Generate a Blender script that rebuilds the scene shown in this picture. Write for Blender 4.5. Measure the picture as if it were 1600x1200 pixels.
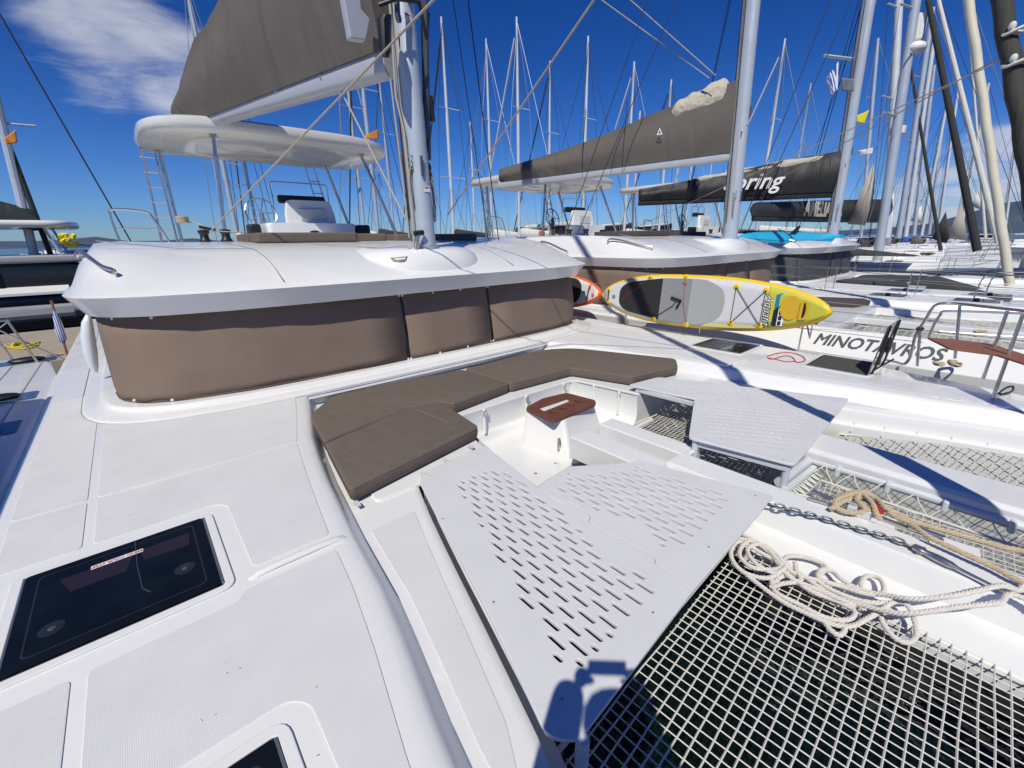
import bpy, bmesh, math, random
from mathutils import Vector, Matrix
random.seed(4)
R = math.radians
for o in list(bpy.data.objects): bpy.data.objects.remove(o)
SC = bpy.context.scene
COL = SC.collection
# ------------------------------------------------------------------ camera
H = 1.6; FP = 673.0
_X = Vector((820, 238, -FP)).normalized()
_Y = Vector((-615, 215, -FP)); _Y = (_Y - _X*_X.dot(_Y)).normalized()
_Z = _X.cross(_Y)
RW = Matrix((_X, _Y, _Z))                       # camera axes -> world axes
cam = bpy.data.cameras.new('camera'); co = bpy.data.objects.new('camera', cam); COL.objects.link(co)
cam.sensor_width = 36; cam.lens = 36*FP/1600; cam.clip_start = 0.02; cam.clip_end = 20000
M4 = RW.to_4x4(); M4.translation = Vector((0, 0, H)); co.matrix_world = M4
SC.camera = co
# ------------------------------------------------------------------ sky, sun, exposure
SX, SY = 0.69, 0.46                              # shadow run per metre of height
sun_el = math.atan(1/math.hypot(SX, SY)); sun_az = math.atan2(-SX, -SY)
W = bpy.data.worlds.new('World'); SC.world = W; W.use_nodes = True
nt = W.node_tree; nt.nodes.clear()
def N(t, ty, **kw):
    n = t.nodes.new(ty)
    for k, v in kw.items(): setattr(n, k, v)
    return n
sky = N(nt, 'ShaderNodeTexSky', sky_type='NISHITA', sun_disc=False, sun_elevation=sun_el, sun_rotation=sun_az, air_density=1.0, dust_density=0.0, ozone_density=2.2, altitude=0)
hs = N(nt, 'ShaderNodeHueSaturation'); hs.inputs['Saturation'].default_value = 1.25
bg = N(nt, 'ShaderNodeBackground'); bg.inputs['Strength'].default_value = 0.072
out = N(nt, 'ShaderNodeOutputWorld')
tc = N(nt, 'ShaderNodeTexCoord')
nt.links.new(sky.outputs[0], hs.inputs['Color'])
def math_(t, op, a, b=None):
    n = N(t, 'ShaderNodeMath', operation=op)
    for i, v in enumerate((a, b)):
        if v is None: continue
        if isinstance(v, (int, float)): n.inputs[i].default_value = v
        else: t.links.new(v, n.inputs[i])
    return n.outputs[0]
sep = N(nt, 'ShaderNodeSeparateXYZ'); nt.links.new(tc.outputs['Generated'], sep.inputs[0])
zz = math_(nt, 'ADD', math_(nt, 'MAXIMUM', sep.outputs[2], 0.0), 0.12)
cmb = N(nt, 'ShaderNodeCombineXYZ')
nt.links.new(math_(nt, 'DIVIDE', sep.outputs[0], zz), cmb.inputs[0]); nt.links.new(math_(nt, 'DIVIDE', sep.outputs[1], zz), cmb.inputs[1])
mp = N(nt, 'ShaderNodeMapping'); nt.links.new(cmb.outputs[0], mp.inputs[0]); mp.inputs['Rotation'].default_value = (0, 0, R(25)); mp.inputs['Scale'].default_value = (0.75, 1.0, 1); mp.inputs['Location'].default_value = (3.75, 0.95, 0)
n1 = N(nt, 'ShaderNodeTexNoise'); n1.inputs['Scale'].default_value = 0.85; n1.inputs['Detail'].default_value = 3
n2 = N(nt, 'ShaderNodeTexNoise'); n2.inputs['Scale'].default_value = 2.6; n2.inputs['Detail'].default_value = 8; n2.inputs['Roughness'].default_value = 0.62; n2.inputs['Distortion'].default_value = 0.4
nt.links.new(mp.outputs[0], n1.inputs[0]); nt.links.new(mp.outputs[0], n2.inputs[0])
def blob(px, py, r0, r1):                        # a bank of cloud around one bearing of the sky
    d = (RW @ Vector((px-800, 600-py, -FP))).normalized()
    vd = N(nt, 'ShaderNodeVectorMath', operation='DISTANCE'); nt.links.new(tc.outputs['Generated'], vd.inputs[0]); vd.inputs[1].default_value = d
    m = N(nt, 'ShaderNodeMapRange', interpolation_type='SMOOTHSTEP'); nt.links.new(vd.outputs['Value'], m.inputs[0])
    m.inputs[1].default_value = r0; m.inputs[2].default_value = r1; m.inputs[3].default_value = 1; m.inputs[4].default_value = 0
    return m.outputs[0]
bm_ = math_(nt, 'MAXIMUM', math_(nt, 'MAXIMUM', blob(170, 30, 0.03, 0.20), blob(270, 110, 0.03, 0.15)), math_(nt, 'MAXIMUM', blob(1570, 300, 0.05, 0.17), blob(1430, 320, 0.02, 0.10)))
lo = N(nt, 'ShaderNodeMapRange', interpolation_type='SMOOTHSTEP'); nt.links.new(n1.outputs[0], lo.inputs[0])
lo.inputs[1].default_value = 0.56; lo.inputs[2].default_value = 0.75
big = math_(nt, 'MAXIMUM', bm_, math_(nt, 'MULTIPLY', lo.outputs[0], 0.55))
cl = math_(nt, 'ADD', math_(nt, 'MULTIPLY', big, 0.62), n2.outputs[0])
cm = N(nt, 'ShaderNodeMapRange', interpolation_type='SMOOTHSTEP'); nt.links.new(cl, cm.inputs[0])
cm.inputs[1].default_value = 0.80; cm.inputs[2].default_value = 1.28; cm.inputs[4].default_value = 0.80
mx = N(nt, 'ShaderNodeMix', data_type='RGBA'); nt.links.new(cm.outputs[0], mx.inputs['Factor'])
tint = N(nt, 'ShaderNodeMix', data_type='RGBA', blend_type='MULTIPLY'); tint.inputs['Factor'].default_value = 1; nt.links.new(hs.outputs[0], tint.inputs['A']); tz = N(nt, 'ShaderNodeMapRange', interpolation_type='SMOOTHSTEP'); sz_ = N(nt, 'ShaderNodeSeparateXYZ'); nt.links.new(tc.outputs['Generated'], sz_.inputs[0]); nt.links.new(sz_.outputs[2], tz.inputs[0])
tz.inputs[1].default_value = 0.0; tz.inputs[2].default_value = .42
tm_ = N(nt, 'ShaderNodeMix', data_type='RGBA'); nt.links.new(tz.outputs[0], tm_.inputs['Factor']); tm_.inputs['A'].default_value = (.42, .68, 1.28, 1); tm_.inputs['B'].default_value = (.18, .46, .98, 1)
nt.links.new(tm_.outputs['Result'], tint.inputs['B'])
nt.links.new(tint.outputs['Result'], mx.inputs['A']); mx.inputs['B'].default_value = (8.0, 8.4, 9.6, 1)
nt.links.new(mx.outputs['Result'], bg.inputs['Color']); nt.links.new(bg.outputs[0], out.inputs[0])
sl = bpy.data.lights.new('sun', 'SUN'); sl.energy = 4.05; sl.angle = R(0.53); sl.color = (1.0, 0.955, 0.835)
so = bpy.data.objects.new('sun', sl); COL.objects.link(so); so.location = (-10, -8, 20)
so.rotation_euler = Vector((SX, SY, -1)).to_track_quat('-Z', 'Y').to_euler()
SC.view_settings.view_transform = 'Standard'; SC.view_settings.look = 'None'
SC.view_settings.exposure = 0.0; SC.view_settings.gamma = 1
# ------------------------------------------------------------------ points of the place
def ray(px, py): return RW @ Vector((px-800, 600-py, -FP))
O = Vector((0, 0, H))
def atz(px, py, z=0.0): d = ray(px, py); return O + d*((z-H)/d.z)
def atx(px, py, x): d = ray(px, py); return O + d*(x/d.x)
def aty(px, py, y): d = ray(px, py); return O + d*(y/d.y)
def atv(px, py, A, B):
    d = ray(px, py); n = Vector((-(B[1]-A[1]), B[0]-A[0], 0)); return O + d*(n.dot(Vector((A[0], A[1], 0)))/n.dot(d))
def atd(px, py, dist): d = ray(px, py).normalized(); return O + d*dist
# ------------------------------------------------------------------ materials
MATS = {}
def mat(name, col, rough=0.5, metal=0.0, bump=None, var=0.0, vscale=3.0, spec=0.5, coat=0.0, alpha=None, trans=0.0, weave=None, dirt=0.0):
    if name in MATS: return MATS[name]
    m = bpy.data.materials.new(name); m.use_nodes = True; t = m.node_tree
    b = t.nodes['Principled BSDF']; b.inputs['Base Color'].default_value = (*col, 1); b.inputs['Roughness'].default_value = rough
    b.inputs['Metallic'].default_value = metal; b.inputs['Specular IOR Level'].default_value = spec; b.inputs['Coat Weight'].default_value = coat
    b.inputs['Transmission Weight'].default_value = trans
    c = N(t, 'ShaderNodeTexCoord')
    if var or dirt:
        n = N(t, 'ShaderNodeTexNoise'); n.inputs['Scale'].default_value = vscale; n.inputs['Detail'].default_value = 8; n.inputs['Roughness'].default_value = 0.65
        t.links.new(c.outputs['Object'], n.inputs[0])
        mr = N(t, 'ShaderNodeMapRange'); t.links.new(n.outputs[0], mr.inputs[0]); mr.inputs[1].default_value = 0.3; mr.inputs[2].default_value = 0.7
        mr.inputs[3].default_value = 1-var; mr.inputs[4].default_value = 1+var*0.6
        mm = N(t, 'ShaderNodeMix', data_type='RGBA', blend_type='MULTIPLY'); mm.inputs['Factor'].default_value = 1
        mm.inputs['A'].default_value = (*col, 1); t.links.new(mr.outputs[0], mm.inputs['B'])
        last = mm.outputs['Result']
        if dirt:
            n3 = N(t, 'ShaderNodeTexNoise'); n3.inputs['Scale'].default_value = 9; n3.inputs['Detail'].default_value = 10; n3.inputs['Roughness'].default_value = 0.8
            t.links.new(c.outputs['Object'], n3.inputs[0])
            m3 = N(t, 'ShaderNodeMapRange'); t.links.new(n3.outputs[0], m3.inputs[0]); m3.inputs[1].default_value = 0.60; m3.inputs[2].default_value = 0.78; m3.inputs[4].default_value = dirt
            m4 = N(t, 'ShaderNodeMix', data_type='RGBA'); t.links.new(m3.outputs[0], m4.inputs['Factor']); t.links.new(last, m4.inputs['A']); m4.inputs['B'].default_value = (col[0]*.55, col[1]*.52, col[2]*.47, 1)
            last = m4.outputs['Result']
        t.links.new(last, b.inputs['Base Color'])
        mrr = N(t, 'ShaderNodeMapRange'); t.links.new(n.outputs[0], mrr.inputs[0]); mrr.inputs[1].default_value = .3; mrr.inputs[2].default_value = .7
        mrr.inputs[3].default_value = max(rough-.06, 0.02); mrr.inputs[4].default_value = rough+.08; t.links.new(mrr.outputs[0], b.inputs['Roughness'])
    if bump:
        kind, sc, st, dist = bump
        if kind == 'noise':
            n = N(t, 'ShaderNodeTexNoise'); n.inputs['Scale'].default_value = sc; n.inputs['Detail'].default_value = 4; t.links.new(c.outputs['Object'], n.inputs[0]); h = n.outputs[0]
        elif kind == 'grip':                       # moulded diamond grip pattern
            s = N(t, 'ShaderNodeSeparateXYZ'); t.links.new(c.outputs['Object'], s.inputs[0])
            a = math_(t, 'SINE', math_(t, 'MULTIPLY', math_(t, 'ADD', s.outputs[0], s.outputs[1]), sc))
            d = math_(t, 'SINE', math_(t, 'MULTIPLY', math_(t, 'SUBTRACT', s.outputs[0], s.outputs[1]), sc))
            h = math_(t, 'MULTIPLY', a, d)
        elif kind == 'fold':
            mp = N(t, 'ShaderNodeMapping'); t.links.new(c.outputs['Object'], mp.inputs[0]); mp.inputs['Scale'].default_value = (1, 1, .13)
            n = N(t, 'ShaderNodeTexNoise'); n.inputs['Scale'].default_value = sc; n.inputs['Detail'].default_value = 3; n.inputs['Distortion'].default_value = .6; t.links.new(mp.outputs[0], n.inputs[0]); h = n.outputs[0]
        bp = N(t, 'ShaderNodeBump'); bp.inputs['Strength'].default_value = st; bp.inputs['Distance'].default_value = dist
        t.links.new(h, bp.inputs['Height']); t.links.new(bp.outputs[0], b.inputs['Normal'])
        if weave:
            w = N(t, 'ShaderNodeTexNoise'); w.inputs['Scale'].default_value = weave; w.inputs['Detail'].default_value = 2; t.links.new(c.outputs['Object'], w.inputs[0])
            b2 = N(t, 'ShaderNodeBump'); b2.inputs['Strength'].default_value = .35; b2.inputs['Distance'].default_value = .002
            t.links.new(w.outputs[0], b2.inputs['Height']); t.links.new(bp.outputs[0], b2.inputs['Normal']); t.links.new(b2.outputs[0], b.inputs['Normal'])
    MATS[name] = m; return m
gel = mat('white_gelcoat', (.77, .77, .76), .22, var=.03, vscale=1.2, coat=.3, dirt=.17)
grip = mat('moulded_nonskid', (.68, .68, .68), .55, bump=('grip', 520, .30, .0014), var=.05, vscale=2.5, dirt=.38)
panelm = mat('powder_coated_panel', (.66, .66, .67), .42, var=.04, vscale=4, dirt=.26)
cush = mat('brown_canvas', (.145, .117, .095), .9, bump=('noise', 5, .5, .02), weave=420, var=.10, vscale=8, spec=.2, dirt=.12)
cover = mat('brown_mesh_fabric', (.215, .158, .124), .8, bump=('noise', 1.1, .4, .07), weave=600, var=.09, vscale=3, spec=.25)
cover2 = mat('dark_grey_mesh_fabric', (.055, .06, .065), .75, bump=('noise', 2.2, .5, .05), weave=600, var=.05, vscale=5)
bagm = mat('grey_brown_sailcloth', (.125, .112, .103), .85, bump=('fold', 1.7, .8, .16), weave=300, var=.07, vscale=2, spec=.25)
bagblack = mat('black_sailcloth', (.014, .014, .016), .6, bump=('fold', 2.4, .8, .08), var=.1)
bagdark = mat('charcoal_sailcloth', (.035, .036, .04), .7, bump=('fold', 2.4, .8, .08), var=.1)
alum = mat('silver_painted_mast', (.50, .55, .61), .32, metal=.25, var=.04, vscale=2)
alum2 = mat('white_painted_mast', (.62, .65, .68), .38, metal=.1, var=.04)
creamm = mat('cream_mast', (.66, .62, .50), .5, var=.06)
boomm = mat('grey_painted_boom', (.46, .48, .52), .35, metal=.15, var=.03)
steel = mat('polished_steel', (.58, .56, .53), .24, metal=.9)
galv = mat('galvanised_chain', (.23, .25, .28), .42, metal=.85, var=.15, vscale=30)
black = mat('black_plastic', (.012, .012, .013), .45)
rubber = mat('black_seal', (.01, .01, .011), .6)
darkline = mat('dark_braid', (.02, .021, .025), .8)
wire = mat('stay_wire', (.26, .27, .29), .55, metal=.4)
smoked = mat('smoked_acrylic', (.006, .009, .013), .16, spec=.22, var=.35, vscale=5, dirt=.0)
smokedb = mat('smoked_acrylic_brown', (.02, .017, .014), .05, coat=.5)
teak = mat('reddish_teak', (.15, .055, .03), .5, bump=('noise', 60, .3, .003), var=.22, vscale=14)
webb = mat('white_net_cord', (.62, .61, .56), .8)
tanrope = mat('tan_laid_rope', (.50, .41, .28), .85, var=.14, vscale=25, dirt=.2)
whiterope = mat('white_laid_rope', (.66, .62, .57), .85, var=.10, vscale=25, dirt=.2)
beige = mat('beige_braid', (.42, .36, .28), .85)
sailw = mat('white_sail', (.66, .65, .60), .8, bump=('fold', 4, .8, .06), var=.05)
sailt = mat('translucent_sail', (.40, .37, .32), .8, bump=('fold', 4, .5, .03), var=.05)
yellow = mat('yellow_pvc', (.85, .56, .012), .35, var=.03)
boardw = mat('white_board_pvc', (.62, .62, .63), .4, var=.03)
lime = mat('lime_print', (.55, .52, .05), .4, var=.06)
padblack = mat('black_eva_pad', (.018, .018, .02), .85, bump=('noise', 120, .4, .003))
padgrey = mat('grey_eva_pad', (.26, .27, .28), .85, bump=('grip', 160, .8, .003))
padlight = mat('light_grey_eva_pad', (.38, .39, .38), .85, bump=('grip', 160, .8, .003))
orange = mat('orange_pvc', (.75, .13, .04), .4)
cyan = mat('cyan_pvc', (.02, .40, .68), .35)
teal = mat('teal_print', (.01, .22, .32), .4)
redm = mat('red_cord', (.45, .012, .03), .6)
flagor = mat('orange_flag_cloth', (.70, .27, .03), .8)
flagye = mat('yellow_flag_cloth', (.80, .68, .02), .8)
blue = mat('blue_cloth', (.02, .07, .32), .7)
bluefl = mat('light_blue_flag', (.02, .20, .55), .7)
whitep = mat('white_print', (.75, .75, .75), .5)
redp = mat('red_print', (.55, .03, .03), .5)
blackp = mat('black_print', (.012, .013, .016), .5)
greyh = mat('dark_grey_hull', (.045, .05, .06), .3, coat=.3)
stone = mat('pale_concrete', (.36, .30, .23), .9, bump=('noise', 6, .5, .02), var=.12, vscale=2, dirt=.3)
ylrope = mat('yellow_hose', (.62, .50, .04), .6)
skin = mat('skin', (.5, .3, .22), .6); shirt = mat('navy_shirt', (.03, .04, .08), .9)
# ------------------------------------------------------------------ mesh helpers
class MB:
    def __init__(s): s.v = []; s.f = []; s.pc = []
    def add(s, vs, fs):
        o = len(s.v); s.pc.append((o, len(s.f))); s.v += [tuple(v) for v in vs]; s.f += [tuple(i+o for i in f) for f in fs]; return s
    def each(s, name, m, parent=None, **k):       # one object for every piece added
        ends = s.pc[1:]+[(len(s.v), len(s.f))]; out = []
        for (v0, f0), (v1, f1) in zip(s.pc, ends):
            q = MB(); q.v = s.v[v0:v1]; q.f = [tuple(i-v0 for i in f) for f in s.f[f0:f1]]; out.append(q.build(name, m, parent, **k))
        return out
    def box(s, c, d, rot=None):
        vs = [Vector((x*d[0]/2, y*d[1]/2, z*d[2]/2)) for x in (-1, 1) for y in (-1, 1) for z in (-1, 1)]
        if rot is not None: vs = [rot @ v for v in vs]
        return s.add([v+Vector(c) for v in vs], [(0, 1, 3, 2), (4, 6, 7, 5), (0, 4, 5, 1), (2, 3, 7, 6), (0, 2, 6, 4), (1, 5, 7, 3)])
    def prism(s, pts, z0, z1):                    # polygon in plan, extruded
        n = len(pts); vs = [(p[0], p[1], z0) for p in pts]+[(p[0], p[1], z1) for p in pts]
        fs = [tuple(range(n, 2*n)), tuple(reversed(range(n)))]+[(i, (i+1) % n, n+(i+1) % n, n+i) for i in range(n)]
        return s.add(vs, fs)
    def tube(s, pts, r, seg=8, closed=False, cap=True, rs=None, flat=1.0):
        P = [Vector(p) for p in pts]; n = len(P); vs = []
        up = None
        for i in range(n):
            a = P[(i-1) % n] if (closed or i > 0) else P[i]; b = P[(i+1) % n] if (closed or i < n-1) else P[i]
            t = (b-a)
            if t.length < 1e-9: t = Vector((0, 0, 1))
            t.normalize()
            if up is None: up = Vector((0, 0, 1)) if abs(t.z) < .9 else Vector((1, 0, 0))
            sd = t.cross(up)
            if sd.length < 1e-6: sd = t.orthogonal()
            sd.normalize(); up = sd.cross(t).normalized()
            rr = rs[i] if rs else r
            for k in range(seg):
                an = 2*math.pi*k/seg; vs.append(P[i]+(sd*math.cos(an)*rr)+(up*math.sin(an)*rr*flat))
        fs = []
        for i in range(n if closed else n-1):
            j = (i+1) % n
            for k in range(seg): fs.append((i*seg+k, i*seg+(k+1) % seg, j*seg+(k+1) % seg, j*seg+k))
        if cap and not closed: fs += [tuple(reversed(range(seg))), tuple(range((n-1)*seg, n*seg))]
        return s.add(vs, fs)
    def loft(s, rings, closed=True, capa=True, capb=True):
        n = len(rings[0]); vs = [v for r in rings for v in r]; fs = []
        assert all(len(r) == n for r in rings)
        for i in range(len(rings)-1):
            for k in range(n if closed else n-1): fs.append((i*n+k, i*n+(k+1) % n, (i+1)*n+(k+1) % n, (i+1)*n+k))
        if capa: fs.append(tuple(reversed(range(n))))
        if capb: fs.append(tuple(range((len(rings)-1)*n, len(rings)*n)))
        return s.add(vs, fs)
    def ell(s, c, r, seg=12, rin=8):
        rings = []
        for i in range(1, rin):
            a = math.pi*i/rin; rings.append([(c[0]+r[0]*math.sin(a)*math.cos(2*math.pi*k/seg), c[1]+r[1]*math.sin(a)*math.sin(2*math.pi*k/seg), c[2]-r[2]*math.cos(a)) for k in range(seg)])
        return s.loft(rings)
    def sheet(s, P, cols):                        # grid of points, cols wide
        n = len(P)//cols
        return s.add(P, [(i*cols+k, i*cols+k+1, (i+1)*cols+k+1, (i+1)*cols+k) for i in range(n-1) for k in range(cols-1)])
    def build(s, name, m, parent=None, bevel=0, smooth=True, bseg=2, solid=0, angle=35, sub=0, fix=True):
        me = bpy.data.meshes.new(name); me.from_pydata(s.v, [], s.f); me.update()
        if fix:
            b = bmesh.new(); b.from_mesh(me); bmesh.ops.recalc_face_normals(b, faces=b.faces); b.to_mesh(me); b.free()
        return mk(name, me, m, parent, bevel, smooth, bseg, solid, angle, sub)
def mk(name, me, m, parent=None, bevel=0, smooth=True, bseg=2, solid=0, angle=35, sub=0):
    o = bpy.data.objects.new(name, me); COL.objects.link(o); me.materials.append(m)
    if smooth:
        for p in me.polygons: p.use_smooth = True
        me.set_sharp_from_angle(angle=R(angle))
    if solid:
        d = o.modifiers.new('s', 'SOLIDIFY'); d.thickness = solid; d.offset = -1
    if bevel:
        d = o.modifiers.new('b', 'BEVEL'); d.width = bevel; d.segments = bseg; d.limit_method = 'ANGLE'; d.angle_limit = R(30); d.harden_normals = False
        me.shade_smooth() if hasattr(me, 'shade_smooth') else None
        w = o.modifiers.new('w', 'WEIGHTED_NORMAL'); w.keep_sharp = False
    if sub:
        d = o.modifiers.new('u', 'SUBSURF'); d.levels = sub; d.render_levels = sub
    if parent: o.parent = parent
    return o
def tag(o, label=None, cat=None, group=None, kind=None):
    if label: o['label'] = label
    if cat: o['category'] = cat
    if group: o['group'] = group
    if kind: o['kind'] = kind
    return o
def empty(name, loc=(0, 0, 0), rz=0):
    o = bpy.data.objects.new(name, None); COL.objects.link(o); o.location = loc; o.rotation_euler = (0, 0, rz); o.empty_display_size = .1; return o
def copy_tree(o, parent=None):
    c = o.copy(); COL.objects.link(c); c.parent = parent
    for ch in list(o.children): copy_tree(ch, c)
    return c
def rnd(pts, r, n=5):                             # round the corners of a polygon
    out = []; L = len(pts)
    for i in range(L):
        p = Vector(pts[i][:2]); a = Vector(pts[i-1][:2]); b = Vector(pts[(i+1) % L][:2])
        rr = pts[i][2] if len(pts[i]) > 2 and isinstance(pts[i], tuple) else r
        la = (a-p).length; lb = (b-p).length; q = min(rr, la*.48, lb*.48)
        if q < 1e-4: out.append(p); continue
        s = p+(a-p)/la*q; e = p+(b-p)/lb*q
        for k in range(n+1):
            t = k/n; out.append(s*(1-t)**2+p*2*t*(1-t)+e*t*t)
    return out
def slab(name, outline, z, th, m, parent=None, holes=(), bevel=0.003, mtx=None, r=0.0):
    """flat plate cut from an outline, with real holes through it; top face at z"""
    cu = bpy.data.curves.new(name, 'CURVE'); cu.dimensions = '2D'; cu.fill_mode = 'BOTH'
    ex = max(th/2-bevel, 1e-5); cu.extrude = ex; cu.bevel_depth = bevel; cu.bevel_resolution = 1; cu.offset = -bevel
    for poly in [rnd(outline, r) if (r or any(len(p) > 2 for p in outline)) else outline]+list(holes):
        sp = cu.splines.new('POLY'); sp.points.add(len(poly)-1); sp.use_cyclic_u = True
        for i, p in enumerate(poly): sp.points[i].co = (p[0], p[1], 0, 1)
    t = bpy.data.objects.new('tmp', cu); COL.objects.link(t)
    me = bpy.data.meshes.new_from_object(t.evaluated_get(bpy.context.evaluated_depsgraph_get()))
    bpy.data.objects.remove(t); me.name = name
    T = Matrix.Translation((0, 0, z-th/2))
    me.transform((mtx @ T) if mtx is not None else T)
    me.materials.clear()
    return mk(name, me, m, parent, angle=40)
def text(s, size, mtx, m, name='lettering', parent=None, th=.002, shear=0, offset=0.0, sx=1.0):
    cu = bpy.data.curves.new(name, 'FONT'); cu.body = s; cu.size = size; cu.extrude = th; cu.shear = shear; cu.align_x = 'CENTER'; cu.align_y = 'CENTER'; cu.offset = offset; cu.resolution_u = 3
    t = bpy.data.objects.new('tmp', cu); COL.objects.link(t)
    me = bpy.data.meshes.new_from_object(t.evaluated_get(bpy.context.evaluated_depsgraph_get()))
    bpy.data.objects.remove(t); me.name = name; me.transform(mtx @ Matrix.Diagonal((sx, 1, 1, 1))); me.materials.clear()
    return mk(name, me, m, parent, smooth=False)
def bold(s, size, mtx, m, par, d, **k):           # thickened lettering, kept as one mesh
    o = text(s, size, mtx, m, 'lettering', par, **k); b = bmesh.new(); b.from_mesh(o.data); base = b.verts[:]+b.edges[:]+b.faces[:]
    X = (mtx.to_3x3() @ Vector((1, 0, 0))).normalized(); Y = (mtx.to_3x3() @ Vector((0, 1, 0))).normalized(); Z = X.cross(Y)
    for i, (a, c) in enumerate(((d, 0), (-d, 0), (0, d), (0, -d), (d*.7, d*.7), (-d*.7, -d*.7))):
        r_ = bmesh.ops.duplicate(b, geom=base); bmesh.ops.translate(b, verts=[v for v in r_['geom'] if isinstance(v, bmesh.types.BMVert)], vec=X*a+Y*c+Z*(i+1)*.0004)
    b.to_mesh(o.data); b.free(); return o
def frame(o, x, y):                               # matrix whose x and y run along the given directions
    x = Vector(x).normalized(); y = Vector(y); y = (y-x*x.dot(y)).normalized(); z = x.cross(y)
    m = Matrix((x, y, z)).transposed().to_4x4(); m.translation = Vector(o); return m
def spline(pts, n=8, closed=False):
    P = [Vector(p) for p in pts]; out = []; L = len(P)
    for i in range(L if closed else L-1):
        if closed: a, b, c, d = P[i-1], P[i], P[(i+1) % L], P[(i+2) % L]
        else: a, b, c, d = P[max(i-1, 0)], P[i], P[i+1], P[min(i+2, L-1)]
        for k in range(n):
            t = k/n; out.append(.5*((2*b)+(c-a)*t+(2*a-5*b+4*c-d)*t*t+(3*b-a-3*c+d)*t**3))
    if not closed: out.append(P[-1])
    return out
def resample(P, step):
    out = [P[0]]; acc = 0
    for a, b in zip(P, P[1:]):
        L = (b-a).length
        while acc+L >= step and L > 0:
            t = (step-acc)/L; a = a+(b-a)*t; out.append(a.copy()); L = (b-a).length; acc = 0
        acc += L
    return out
def laid_rope(path, r, pitch, mb=None, seg=6, step=None):   # three strands twisted round each other
    mb = mb or MB(); P = resample(path, step or pitch/9)
    frames = []; up = Vector((0, 0, 1))
    for i, p in enumerate(P):
        t = (P[min(i+1, len(P)-1)]-P[max(i-1, 0)]).normalized(); sd = t.cross(up)
        if sd.length < 1e-4: sd = t.orthogonal()
        sd.normalize(); up = sd.cross(t).normalized(); frames.append((p, sd, up.copy()))
    ds = step or pitch/9
    for k in range(3):
        pts = []
        for i, (p, sd, u) in enumerate(frames):
            a = 2*math.pi*(i*ds/pitch+k/3); pts.append(p+sd*math.cos(a)*r*.5+u*math.sin(a)*r*.5)
        mb.tube(pts, r*.56, seg)
    return mb
def along(p0, p1, n): return [Vector(p0).lerp(Vector(p1), i/n) for i in range(n+1)]
# ================================================================== the setting
WZ = -1.75
def water():
    mb = MB(); mb.add([(-6000, -6000, WZ), (6000, -6000, WZ), (6000, 9000, WZ), (-6000, 9000, WZ)], [(0, 1, 2, 3)])
    m = mat('harbour_water', (.003, .009, .010), .10, bump=('noise', 1.6, .55, .25), spec=.3)
    return tag(mb.build('water', m, smooth=False), kind='structure')
water()
def hill_strip(name, y0, col, pts, depth):
    # a ridge: crest line, falling to the sea both ways
    mb = MB(); n = len(pts); P = []
    for (x, y, z) in pts:
        for k, (s, q) in enumerate(((-1, 0), (-.5, .55), (0, 1), (.6, .5), (1.2, 0))):
            d = Vector((x, y, 0)).normalized(); P.append((x+d.x*s*depth, y+d.y*s*depth, WZ-2+(z-WZ)*q*(1 if k != 1 else random.uniform(.8, 1.1))))
    mb.sheet(P, 5)
    return tag(mb.build(name, mat(name+'_scrub', col, .95, var=.25, vscale=.004), smooth=True), kind='structure')
hp = []
for i in range(60):
    px = -300+i*50; d = ray(px, 372); d.z = 0; d.normalize(); D = 5200
    hh = 55+12*math.sin(px*.013)+8*math.sin(px*.05)
    if px > 1380: hh = 60+min(170, (px-1380)*.75)+18*math.sin(px*.021)
    hp.append((d.x*D, d.y*D, hh+14*math.sin(px*.09)))
hill_strip('hills', 0, (.055, .085, .13), hp, 900)
# quay behind the sterns
mb = MB(); mb.box((0, 17.3, -1.6), (90, 5.6, 1.4)); 
tag(mb.build('quay', stone, bevel=.05), kind='structure')

# ================================================================== catamaran superstructure (used for three sister boats)
CX = 3.13
def plan(a, yf, b, n, z, ya=13.2, N=26, c=CX):
    pts = [(c-a, ya, z)]
    for q in (.8, .6, .4, .25, .1): pts.append((c-a, yf+b+(ya-yf-b)*q, z))
    M = N//2-6; t0 = math.acos(.82**(n/2))          # even steps along the front, fine steps round the corners
    ts = [t0*k/M for k in range(M)]+[math.acos((.82*(1-k/6))**(n/2)) for k in range(6)]
    ts = ts+[math.pi/2]+[math.pi-t for t in ts[::-1]]
    for t in ts:
        cx_ = -math.cos(t); sy = math.sin(t)
        x = a*math.copysign(abs(cx_)**(2/n), cx_); y = yf+b-b*abs(sy)**(2/n)
        pts.append((c+x, y, z))
    for q in (.1, .25, .4, .6, .8): pts.append((c+a, yf+b+(ya-yf-b)*q, z))
    pts.append((c+a, ya, z)); return pts
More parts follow.
